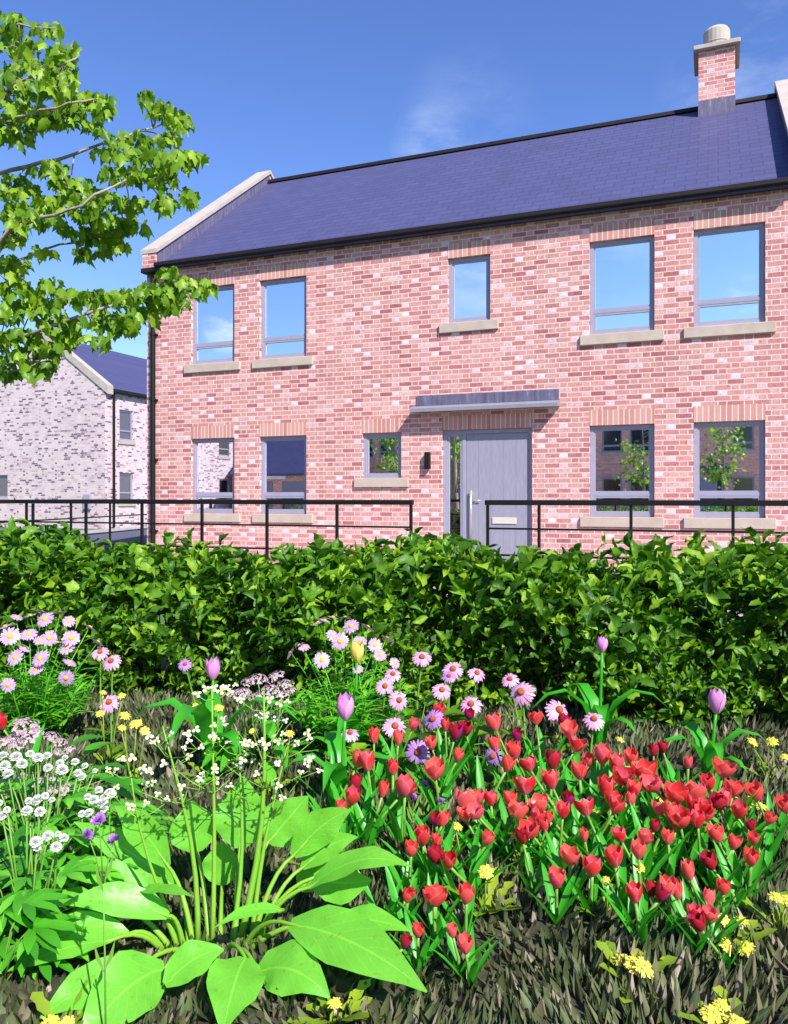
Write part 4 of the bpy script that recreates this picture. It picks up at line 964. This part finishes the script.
h1 = [(45,619,4.0,1.15,fwd(up=1)),(10,636,3.8,1.2,fwd()),(29,634,3.9,1.0,fwd(up=.9)),(40,640,3.9,.8,fwd(up=.9)),(49,638,3.8,1.0,fwd()),(71,638,3.8,1.05,fwd(.2)),(67,648,3.8,.95,fwd(up=1)),(15,657,3.7,1.0,fwd()),(40,658,3.7,1.1,fwd()),(36,669,3.7,.9,fwd(up=1)),(66,678,3.7,.95,fwd(.2,.3)),(8,685,3.6,.85,fwd(0,.2)),
      (69,621,4.0,.85,fwd(.5,1.2)),(17,617,4.1,.8,upn()),(30,615,4.1,.8,upn()),(42,612,4.15,.9,upn()),(60,612,4.15,.8,upn()),(5,626,4.1,.9,upn()),(90,627,4.0,.95,(.6,.5,1)),(98,642,3.9,.9,(.6,.6,1)),(70,662,3.8,.9,upn()),(25,648,3.9,.8,upn()),(57,642,3.95,.8,upn()),(-14,640,3.9,1.1,fwd()),(-20,662,3.8,1.0,fwd())]
B = P(35, 498, 3.9); aster_clump((B.x, 3.9, 0), h1, 'clump of pale pink asters with yellow centres at the left edge', 64, .36, .36)
h2 = [(351,626,3.8,1.0,fwd(up=.8)),(340,641,3.75,1.05,fwd()),(332,635,3.8,.75,fwd(up=1)),(322,660,3.7,1.0,fwd(-.2,.3)),(304,647,3.8,.75,fwd(up=1.2)),(299,645,3.8,.7,upn()),(360,641,3.75,.85,fwd(up=1)),(375,645,3.75,.9,fwd(.3,.7)),(380,655,3.7,.8,fwd(.4,.9)),(358,669,3.6,.6,fwd()),(318,622,3.9,.75,upn()),(333,617,3.95,.8,upn()),(345,617,3.95,.75,upn()),(325,620,3.9,.7,upn()),(368,627,3.9,.95,(.7,.4,1)),(290,653,3.8,.85,(-1,.2,.5)),(387,638,3.8,.8,(.6,.4,1)),(395,663,3.7,.7,fwd(.5,.8))]
B = P(348, 498, 3.75); aster_clump((B.x, 3.75, 0), h2, 'clump of pale pink asters with yellow centres before the middle of the hedge', 52, .34, .36)

def coneflower(x, y, d, s_, nr, label, violet=False):
    p = P(x, y, d); lean = random.gauss(0, .03); T = thing('coneflower', label, 'coneflower', (p.x+lean, p.y, 0), 0, 'pink coneflowers')
    q = Vector((-lean, 0, p.z)); n_ = Vector(nr).normalized()
    put_flower(T, violet_mesh[0] if violet else random.choice(cone_mesh), cone_disc, q, n_, s_)
    st = MB(); st.tube([(0, 0, -.01), (random.gauss(0, .01), 0, p.z*.5), q-n_*.02, q], [.005, .0045, .0035, .004], 6); st.build('stem', M['stem'], T, True)
    for k in range(4):
        a = random.uniform(0, 2*PI); dd = Vector((math.cos(a), math.sin(a), .35)); z = p.z*random.uniform(.08, .6); L_ = random.uniform(.07, .13)
        l_ = MB(); l_.strip([Vector((0, 0, z)), Vector((0, 0, z))+dd*L_*.3, Vector((0, 0, z))+dd*L_*.65, Vector((0, 0, z-.01))+dd*L_], [.003, .019, .017, .001], (0, 0, 1), .2); l_.build('leaf', M['hedge_leaf'], T, True)
f3 = lambda up=.9: (random.gauss(0, .25), -1, up+random.gauss(0, .15))
CL = [(422,657,3.8,.95,f3(1.1),'pink coneflower farthest back, just right of the asters'),(453,669,3.75,1.0,f3(1.1),'upright pink coneflower in the back row, left of its close pair'),(477,673,3.75,.85,f3(1.2),'smaller pink coneflower at the back, right of the taller one'),
      (442,690,3.6,.9,f3(1.2),'pink coneflower directly above the highest red tulips'),(471,704,3.5,1.0,f3(1.1),'pink coneflower dipping behind dark crimson tulips'),(521,692,3.55,1.2,f3(.9),'largest pink coneflower, standing over the middle of the tulip patch'),
      (510,679,3.7,.85,f3(1.2),'pink coneflower just behind the largest coneflower'),(559,710,3.45,1.15,(.5,-1,.9),'pink coneflower tilted right over an open red tulip'),(594,719,3.45,.95,f3(1.3),'pink coneflower farthest right, at the hedge foot'),
      (399,700,3.5,.9,f3(.5),'pink coneflower facing forward, right of the lilac tulip'),(395,726,3.3,1.0,f3(.8),'pink coneflower low down beside the left tulips'),(350,733,3.3,.8,(.1,-.5,1),'flattened pink coneflower right beside the curling tulip leaves'),
      (393,674,3.65,.8,f3(.9),'pink coneflower low in the middle asters, upper of two'),(385,686,3.6,.85,f3(.9),'pink coneflower low in the middle asters, lower of two'),
      (100,652,3.9,.85,f3(1.1),'pink coneflower at the right of the left aster clump, upper one'),(111,661,3.85,.95,f3(.9),'pink coneflower drooping at the right of the left aster clump'),(109,702,3.6,.95,f3(1.0),'lone pink coneflower low over the grass below the left asters')]
for c in CL: coneflower(*c)
for c in [(418,752,3.2,1.0,f3(.6),'violet coneflower with dark centre among the left red tulips'),(433,719,3.4,.95,(-.6,-1,.8),'violet coneflower turned left among the highest red tulips'),(493,756,3.2,.8,(-.7,-1,.5),'violet coneflower half hidden in the tulip patch'),(185,664,3.9,.7,f3(.8),'small violet coneflower against the dark hedge at left'),(449,676,3.7,.7,f3(1.1),'dim violet coneflower behind the pink pair')]: coneflower(*c, violet=True)

# scabious: violet pompoms
def pompom(r, n, mat, w=.0028):
    b = MB()
    for k in range(n):
        d = Vector(rnd_unit(1)[0]); d.z = abs(d.z)*.9+.02; d.normalize(); l_ = r*random.uniform(.8, 1.1)
        b.strip([d*r*.2, d*l_*.7, d*l_], [w*.5, w, w*.5], d.orthogonal(), .1)
    return b
pom_v = pompom(.020, 90, M['violet'], .0042).build('flower', M['violet'], None, True)
tmpl.append(pom_v)
def scabious(heads, base, label, stemw=.0022):
    T = thing('scabious', label, 'scabious', base, 0, 'violet scabious'); B = Vector(base); st = MB()
    ps = [P(x, y, d)-B for x, y, d, s_ in heads]; fork = sum(ps, Vector())/len(ps); fork.z = max(.08, fork.z-.11); fork.x *= .5; fork.y *= .5
    st.tube([(0, 0, -.01), Vector((fork.x*.3, fork.y*.5, fork.z*.5)), fork], [stemw, stemw, stemw*.8], 5)
    for p, h in zip(ps, heads):
        put_flower(T, pom_v, None, p, (random.gauss(0, .3), -.3, 1), h[3]); st.tube([fork, fork.lerp(p, .5)+Vector((0, 0, .005)), p], [stemw*.8, stemw*.6, stemw*.6], 5)
    st.build('stem', M['stem'], T, True); lf = MB()
    for k, (dx, z) in enumerate(((.02, fork.z), (-.015, fork.z-.02), (.02, fork.z*.5), (-.02, fork.z*.48))):
        a = Vector((fork.x*(z/fork.z), fork.y*(z/fork.z), z)); lf.strip([a, a+Vector((dx*.7, 0, .03)), a+Vector((dx*1.1, 0, .062))], [.001, .0045, .0006], (0, -1, 0), .1)
    lf.build('leaf', M['stem'], T, True)
B = P(106, 498, 1.72); scabious([(99, 821, 1.72, .80), (88, 835, 1.72, .65), (114, 841, 1.72, .75)], (B.x, 1.72, 0), 'slender three headed violet scabious in front of the broad leaves')
for (x, y, d, s_, lab) in [(424, 786, 2.9, 1.0, 'violet scabious head low in the left tulips, upper of three'), (413, 798, 2.85, .8, 'violet scabious head low in the left tulips, lower left of three'), (441, 803, 2.8, .9, 'violet scabious head low in the left tulips, lower right of three')]:
    B = P(x, 498, d); scabious([(x, y, d, s_)], (B.x, d, 0), lab)

# dandelions ------------------------------------------------------------------
def dand_head(r):
    b = MB()
    for ring_, (n_, rr, zz) in enumerate(((20, 1.0, .0), (18, .85, .004), (14, .6, .008), (9, .35, .011))):
        for k in range(n_):
            a = 2*PI*k/n_+ring_*.3+random.gauss(0, .06); d = Vector((math.cos(a), math.sin(a), 0)); L_ = r*rr*random.uniform(.72, 1.15)
            b.strip([d*r*.08+Vector((0, 0, zz)), d*L_*.6+Vector((0, 0, zz+.004)), d*L_+Vector((0, 0, zz+random.uniform(-.004, .005)))], [.0016, .0032, .0022], (0, 0, 1), .1)
    return b
dh = [dand_head(.026).build('flower', M['yellow'], None, True) for _ in range(2)]; tmpl += dh
def dandelion(heads, label, leaves=10, ll=.11, dry=True):
    d0 = sum(h[2] for h in heads)/len(heads); x0 = sum(h[0] for h in heads)/len(heads); B = P(x0, 498, d0); B.z = 0
    T = thing('dandelion', label, 'dandelion', B, 0, 'yellow dandelions'); st = MB(); br = MB(); lf = MB()
    for (x, y, d, s_) in heads:
        p = P(x, y, d)-B; n_ = Vector((random.gauss(0, .25), -.45+random.gauss(0, .2), 1)).normalized(); put_flower(T, random.choice(dh), None, p, n_, s_)
        b0 = Vector((random.gauss(0, .012), random.gauss(0, .012), -.005)); st.tube([b0, b0.lerp(p, .5)+Vector((random.gauss(0, .008), 0, .01)), p-n_*.012], [.003, .0028, .0025], 6)
        for k in range(12):
            a = 2*PI*k/12; e = Vector((math.cos(a), math.sin(a), 0)); br.strip([p-n_*.010+e*.0005, p-n_*.012+e*.008*s_, p-n_*.028+e*.012*s_], [.001, .002, .0004], (0, 0, 1))
    for k in range(leaves):
        a = 2*PI*k/leaves+random.gauss(0, .3); d = Vector((math.cos(a), math.sin(a), 0)); L_ = ll*random.uniform(.7, 1.2); rise = random.uniform(.35, 1.1)
        pts = [d*L_*t+Vector((0, 0, L_*rise*(t-.35*t*t))) for t in (0, .16, .3, .44, .58, .72, .86, 1)]
        lf.strip(pts, [w*ll for w in (.03, .06, .11, .075, .15, .10, .15, .01)], -d+Vector((0, 0, 1)), .2, 3, .1)
    st.build('stem', M['dandelion_leaf'], T, True); lf.build('leaves', M['dandelion_leaf'], T, True); br.build('bracts', M['dry'], T, True)
DN = [([(622,961,1.98,.85),(634,966,1.94,.95),(643,968,1.92,1.0)],'dandelion with a row of three yellow heads on open grass at the front'),
      ([(690,921,2.1,.75),(724,920,2.12,.7),(741,921,2.12,.75),(728,947,2.02,.85),(746,949,2.0,.9)],'bushy dandelion with five yellow heads right of the tulips'),
      ([(776,898,2.2,.85),(788,901,2.2,.8)],'dandelion half cut by the right edge, beside the tulips'),
      ([(712,1016,1.78,1.1),(722,1006,1.8,.7),(735,1024,1.75,1.0)],'dandelion cut by the bottom edge at lower right'),
      ([(752,742,3.4,.9),(772,742,3.4,1.05),(785,757,3.3,.8)],'dandelion clump in the grass at the hedge foot on the right'),
      ([(556,738,3.4,.8)],'dandelion peeping out below the rightmost coneflowers'),
      ([(457,827,2.55,.75)],'dandelion head deep among the left tulip leaves'),([(514,836,2.5,.6)],'yellow dandelion head under the middle of the tulip patch'),([(606,880,2.25,.6)],'small dandelion head at the front of the tulip patch'),
      ([(640,868,2.35,.6)],'dandelion head between red tulips at the front right of the patch'),([(746,803,2.75,.95),(760,807,2.75,.8),(735,800,2.8,.7)],'dandelion cluster under tulips at the right fringe'),([(672,792,2.85,.8),(660,800,2.8,.6)],'dandelion hidden among the right hand tulips'),
      ([(486,872,2.3,.9)],'dull yellow dandelion in the shaded tulip leaves at front left'),([(596,812,2.7,.6)],'tiny dandelion head in the densest part of the tulips'),
      ([(125,716,3.3,.95),(136,724,3.25,1.0),(145,731,3.2,.8),(122,728,3.2,.7)],'leafy dandelion clump on the grass between asters and white flowers'),
      ([(103,693,3.6,.7),(122,696,3.6,.7),(100,714,3.4,.8)],'dandelion in the shade below the left asters'),
      ([(219,708,3.4,.8),(196,706,3.4,.6)],'dandelion behind the left lilac tulip'),([(290,734,3.2,.85),(252,731,3.25,.5)],'dandelion under the blush flower cluster'),
      ([(335,1004,1.82,.65)],'single pale yellow dandelion on the grass below the broad leaf'),([(50,1026,1.78,1.0),(68,1027,1.78,.9)],'dandelion cut by the bottom edge at lower left'),([(326,862,2.5,.9)],'dandelion shaded behind the right broad leaves'),
      ([(620,740,3.3,.7),(628,768,3.1,.5)],'dandelion beside the curling leaf of the right lilac tulip')]
for hh, lab in DN: dandelion(hh, lab)

# umbels and white pompoms ------------------------------------------------------
def floret(r):
    b = MB()
    for k in range(5):
        a = 2*PI*k/5; d = Vector((math.cos(a), math.sin(a), .25)); b.strip([d*r*.1, d*r*.6, d*r], [r*.15, r*.36, r*.18], (0, 0, 1), .1)
    return b
def umbel_mesh(R_, n, fr, name, mat, dome=.35):
    b = MB()
    for k in range(n):
        a = random.uniform(0, 2*PI); q = math.sqrt(random.random()); c = Vector((R_*q*math.cos(a), R_*q*math.sin(a), R_*dome*(1-q*q)+random.gauss(0, .002)))
        fb = floret(fr*random.uniform(.7, 1.2)); rot = Vector((c.x*1.2, c.y*1.2, R_*1.1)).to_track_quat('Z', 'Y')
        b.add([c+rot @ Vector(v) for v in fb.v], fb.f, fb.uv)
    return b
umb_b = [umbel_mesh(.045, 75, .0062, 'flower', None).build('flower', M['blush'], None, True) for _ in range(2)]
umb_w = []
for _ in range(2):
    b = MB(); r_ = .0155
    for n_, el, l_ in ((16, -.1, 1.0), (15, .3, .96), (12, .7, .9), (8, 1.1, .85), (4, 1.4, .8)):
        for k in range(n_):
            a = 2*PI*k/n_+el*3+random.gauss(0, .12); e_ = el+random.gauss(0, .1); d = Vector((math.cos(a)*math.cos(e_), math.sin(a)*math.cos(e_), math.sin(e_))); u_ = Vector((-math.cos(a)*math.sin(e_), -math.sin(a)*math.sin(e_), math.cos(e_)))
            b.strip([d*r_*.3, d*r_*l_*.7, d*r_*l_], [.0016, .0040, .0022], u_+d*.4, .1)
    umb_w.append(b.build('flower', M['white'], None, True))
tmpl += umb_b+umb_w
def head_plant(name, cat, label, base, heads, protos_, leafn, leafl, spread, lmat, lobed=False, group=None, lw=.2):
    T = thing(name, label, cat, base, 0, group); B = Vector(base); st = MB(); fo = MB()
    for (x, y, d, s_) in heads:
        p = P(x, y, d)-B; n_ = Vector((random.gauss(0, .2), -.35, 1)).normalized(); put_flower(T, random.choice(protos_), None, p, n_, s_*random.uniform(.72, 1.0))
        b0 = Vector((p.x*.35+random.gauss(0, .02), p.y*.35+random.gauss(0, .02), -.005)); m_ = b0.lerp(p, .6)+Vector((0, 0, .02)); st.tube([b0, m_, p], [.0032, .0028, .0022], 5)
        for k in range(5):
            a = random.uniform(0, 2*PI); st.tube([p-n_*.035, p+Vector((math.cos(a)*.025*s_, math.sin(a)*.025*s_, 0))], [.0014, .0009], 4)
    for k in range(leafn):
        a = random.uniform(0, 2*PI); r_ = spread*math.sqrt(random.random()); d = Vector((math.cos(a), math.sin(a), 0)); L_ = leafl*random.uniform(.65, 1.2)
        q = d*r_+Vector((0, 0, random.uniform(.02, .30)*(1-.4*r_/spread))); st.tube([d*r_*.2, q*.6+Vector((0, 0, .02)), q], [.0025, .002, .0018], 4)
        rise = random.uniform(-.15, .7)
        if not lobed:
            pts = [q+d*L_*t+Vector((0, 0, L_*(rise*t-.5*t*t))) for t in (0, .2, .42, .64, .84, 1)]; fo.strip(pts, [w*L_*lw for w in LEAFW], (0, 0, 1), .2, 5, .1)
        else:
            for j in range(5):
                a2 = a+(j-2)*.62; e = Vector((math.cos(a2), math.sin(a2), 0)); l2 = L_*(1-.14*abs(j-2))
                pts = [q+e*l2*t+Vector((0, 0, l2*(rise*.6*t-.35*t*t))) for t in (0, .35, .6, .8, 1)]; fo.strip(pts, [w*l2 for w in (.03, .12, .15, .10, .01)], (0, 0, 1), .15, 3, .15)
    st.build('stems', M['stem'], T, True); fo.build('foliage', lmat, T, True); return T
B = P(35, 498, 3.0); head_plant('sedum', 'sedum', 'blush flat topped flower plant at left between asters and white flowers', (B.x, 3.0, 0),
    [(12,738,3.1,1.0),(26,726,3.1,1.25),(30,736,3.0,1.1),(18,744,3.0,1.0),(52,737,3.05,.95),(60,742,3.0,.7),(68,750,2.9,.75),(58,752,2.9,.7),(3,742,3.0,.9),(20,775,2.75,.7),(8,780,2.75,.7),(38,782,2.7,.6),(52,778,2.7,.65),(62,788,2.65,.85),(50,790,2.65,.6),(-12,745,3.0,1.0)], umb_b, 46, .16, .30, M['lush_leaf'])
B = P(262, 498, 3.55); head_plant('sedum', 'sedum', 'blush flat topped flower plant behind the tiny white flowers, before the hedge', (B.x, 3.55, 0),
    [(248,682,3.6,1.0),(258,679,3.6,1.1),(275,677,3.65,1.0),(286,684,3.6,.9),(243,692,3.5,.9),(270,690,3.5,1.0),(282,694,3.5,.9),(256,697,3.45,.8),(236,694,3.55,.8),(292,690,3.6,.7)], umb_b, 42, .12, .26, M['lush_leaf'])
B = P(40, 498, 2.55); head_plant('astrantia', 'astrantia', 'spread of many white pompom flowers along the left edge', (B.x, 2.55, 0),
    [(16,757,2.65,1.3),(5,766,2.6,1.5),(22,764,2.6,1.2),(38,758,2.65,1.3),(48,768,2.6,1.3),(62,770,2.6,1.4),(75,762,2.65,1.2),(85,766,2.65,1.0),(82,777,2.6,1.0),(60,763,2.65,1.0),(78,773,2.6,1.0),(8,774,2.55,1.2),(95,771,2.65,.7),(30,754,2.7,1.1),(47,756,2.7,1.0),(-10,765,2.6,1.3),(3,756,2.7,1.2),(65,758,2.7,.9)], umb_w, 60, .13, .32, M['lush_leaf'], True, 'white astrantia plants')
B = P(22, 498, 2.15); head_plant('astrantia', 'astrantia', 'white pompom flowers over lobed leaves at the left, nearest the broad leaves', (B.x, 2.15, 0),
    [(38,800,2.2,1.15),(27,811,2.15,1.2),(40,812,2.15,1.3),(45,796,2.2,.8),(52,800,2.2,.8),(29,801,2.2,.9),(7,810,2.15,.9),(2,816,2.15,.9),(-1,803,2.2,.8),(36,842,2.0,1.1),(37,848,2.0,.9),(48,836,2.05,1.0),(56,847,2.0,1.0),(64,838,2.05,.8),(58,834,2.05,.7),(-14,812,2.15,1.0)], umb_w, 60, .11, .19, M['lush_leaf'], True, 'white astrantia plants')
B = P(97, 498, 2.5); head_plant('astrantia', 'astrantia', 'small bunch of white pompom flowers alone over the grass behind the broad leaves', (B.x, 2.5, 0),
    [(88,797,2.45,.9),(94,800,2.4,1.2),(104,798,2.42,.9),(110,794,2.45,1.2),(103,803,2.38,1.2),(104,809,2.38,1.0),(82,814,2.38,.9),(89,813,2.38,1.0),(99,790,2.5,.9)], umb_w, 26, .09, .14, M['lush_leaf'], True, 'white astrantia plants')
B = P(-8, 498, 1.95); head_plant('leafy_plant', 'plant', 'lobed bright green leaves without flowers at the lower left edge', (B.x, 1.95, 0), [], umb_w, 15, .12, .12, M['lush_leaf'], True)

# the broad leaved plant in front -------------------------------------------------
PB = P(215, 498, 2.12); PB.z = 0
T = thing('water_plantain', 'big bright green plant with broad pointed leaves and sprays of tiny white flowers', 'plant', PB)
PW = [.22, .62, .88, 1.0, .98, .84, .58, .30, .03]
def broad(base, tip, db, dt, w, bow=.02, up=(0, -.35, 1), stalk=None, cup=.12):
    a, c = P(*base, db)-PB, P(*tip, dt)-PB; wv = w/F*(db+dt)/2
    pts = [a.lerp(c, i/8)+Vector((0, 0, bow*4*(i/8)*(1-i/8))) for i in range(9)]
    l_ = MB(); l_.strip(pts, [x*wv for x in PW], up, cup, 7, .17); lo = l_.build('leaf', M['plantain'], T, True)
    if stalk:
        r_ = P(*stalk, 2.12)-PB; r_.z = max(-.01, r_.z-.0)
        s_ = MB(); r_.z = -.01; m_ = r_.lerp(a, .4); m_.z = max(a.z, .06)*.8+.02; k_ = [r_*(1-t)**2+m_*2*t*(1-t)+a*t*t for t in (0, .17, .34, .5, .67, .84, 1)]; s_.tube(k_+[a.lerp(pts[1], .8)-Vector((0, 0, .003)), pts[2]-Vector((0, 0, .004))], [.0085, .0078, .007, .0062, .0056, .005, .0046, .003, .001], 7); s_.build('leaf_stalk', M['plantain_stalk'], lo, True)
ft = (0, -1, .35); fl_ = (0, -.55, 1)
broad((112, 940), (6, 972), 2.0, 1.95, 12, .015, (.1, -.6, 1), (165, 948))
broad((128, 934), (26, 940), 2.05, 2.0, 13, .03, (.05, -.8, 1), (165, 948))
broad((95, 898), (33, 913), 2.15, 2.15, 10, .02, (0, -.6, 1), (175, 945))
broad((148, 890), (50, 874), 2.2, 2.2, 14, .03, (0, -.8, .8), (180, 945))
broad((168, 916), (62, 905), 2.08, 2.02, 16, .03, (.05, -.9, .8), (185, 945))
broad((137, 891), (194, 897), 2.1, 2.0, 8, .012, (0, -.25, 1), (180, 945))
broad((135, 972), (39, 1019), 1.95, 1.80, 22, .02, (.2, -.8, 1), (190, 950))
broad((165, 968), (78, 1045), 1.92, 1.72, 33, .03, (.35, -.8, 1), (195, 950))
broad((165, 985), (224, 950), 1.85, 1.92, 19, .02, (-.2, -.9, 1), (190, 950))
broad((245, 958), (222, 1034), 1.95, 1.76, 29, .02, (.1, -.9, .9), (225, 945))
broad((258, 972), (330, 998), 1.95, 1.86, 26, .035, (-.1, -.8, 1), (235, 945))
broad((290, 924), (427, 992), 2.0, 1.80, 27, .03, (-.25, -.9, 1), (240, 942))
broad((330, 925), (410, 931), 2.06, 2.0, 15, .02, (-.1, -.6, 1), (245, 942))
broad((310, 887), (412, 867), 2.12, 2.05, 15, .045, (0, -.5, 1), (250, 940))
broad((313, 878), (372, 880), 2.16, 2.14, 20, -.01, (0, -1, .2), (250, 940))
broad((293, 856), (351, 810), 2.2, 2.2, 18, .02, (.5, -1, .4), (250, 940))
broad((302, 868), (358, 837), 2.22, 2.22, 12, .02, (.3, -1, .5), (255, 940))
broad((283, 910), (214, 928), 2.05, 1.95, 7, .02, (0, -.6, 1), (255, 942))
broad((240, 848), (243, 776), 2.28, 2.32, 27, .0, (.1, -1, .3), (235, 940), .08)
broad((268, 842), (308, 796), 2.3, 2.32, 24, .0, (.2, -1, .3), (240, 940), .08)
broad((197, 852), (190, 800), 2.3, 2.34, 25, .0, (0, -1, .3), (210, 940), .08)
broad((168, 866), (115, 806), 2.22, 2.25, 17, .02, (-.3, -1, .5), (195, 945), .1)
broad((180, 892), (74, 822), 2.26, 2.3, 16, .02, (-.2, -1, .6), (190, 945), .1)
broad((222, 885), (222, 840), 2.34, 2.36, 20, .0, (0, -1, .3), (220, 940), .08)
broad((300, 890), (330, 860), 2.3, 2.3, 16, .01, (.2, -1, .5), (245, 940), .1)
# flower scapes with whorled branches
fm = MB()
for k in range(3):
    a = 2*PI*k/3; d = Vector((math.cos(a), math.sin(a), 0)); fm.strip([d*.001, d*.0045+Vector((0, 0, .001)), d*.009, d*.0125], [.0012, .0042, .0050, .0018], (0, 0, 1), .12)
flw = fm.build('flower', M['white'], None, True)
fd = disc_mesh(.0046, .004); fdo = fd.build('flower_disc', M['disc_yellow'], None, True); tmpl += [flw, fdo]
sc = MB(); nf = 0
def scape(base, top, r0, whorls, dd):
    global nf
    bw = random.uniform(-.03, .03); a = P(*base, 2.12)-PB; a.z = -.01; c = P(*top, 2.12+dd)-PB
    pts = [a.lerp(c, t)+Vector((bw*math.sin(t*3.3), .01*math.sin(t*5), 0)) for t in (0, .17, .33, .5, .67, .83, 1)]; sc.tube(pts, [r0*.95, r0*.9, r0*.8, r0*.65, r0*.5, r0*.36, r0*.22], 7)
    for t, L_, n_ in whorls:
        p = a.lerp(c, t)+Vector((bw*math.sin(t*3.3), .01*math.sin(t*5), 0)); ph = random.uniform(0, 2*PI)
        for k in range(n_):
            an = ph+2*PI*k/n_+random.gauss(0, .25); e = p+Vector((math.cos(an)*L_, math.sin(an)*L_*.8, L_*random.uniform(.25, .7)))
            m_ = p.lerp(e, .5)+Vector((0, 0, -.008)); sc.tube([p, m_, e], [.0016, .0013, .001], 4)
            for j in range(3):
                a3 = random.uniform(0, 2*PI); l3 = L_*.5*random.uniform(.4, 1); g_ = e+Vector((math.cos(a3)*l3, math.sin(a3)*l3*.6, l3*random.uniform(.1, .8))); sc.tube([e, g_], [.001, .0008], 4)
                if nf < 98 and random.random() < .8:
                    put_flower(T, flw, fdo, g_, (random.gauss(0, .35), -.7+random.gauss(0, .3), .8), random.uniform(.7, 1.05)); nf += 1
                else: sc.lathe([(.0005, -.003), (.003, 0), (.0028, .003), (.0006, .005)], 6, g_)
scape((237, 945), (266, 690), .0105, [(.62, .13, 4), (.78, .10, 3), (.92, .06, 3)], .06)
scape((198, 945), (165, 725), .0085, [(.66, .11, 4), (.86, .08, 3)], .0)
scape((212, 935), (213, 688), .0075, [(.60, .11, 3), (.78, .06, 3), (.96, .045, 4)], .04)
scape((250, 940), (288, 742), .0080, [(.66, .11, 3), (.92, .09, 4)], .1)
scape((186, 948), (130, 770), .0060, [(.75, .08, 3), (.97, .05, 3)], -.05)
scape((230, 940), (240, 745), .0080, [(.75, .10, 3), (.95, .06, 3)], .15)
sc.build('flower_stalks', M['plantain_stalk'], T, True)

# lush ground leaves under the coneflowers and along the hedge foot
B = P(415, 498, 3.6); head_plant('leafy_plant', 'plant', 'broad green leaves filling the gap below the coneflowers', (B.x, 3.6, 0), [], umb_w, 30, .17, .32, M['hedge_leaf'], lw=.28)

for o in tmpl: bpy.data.objects.remove(o)
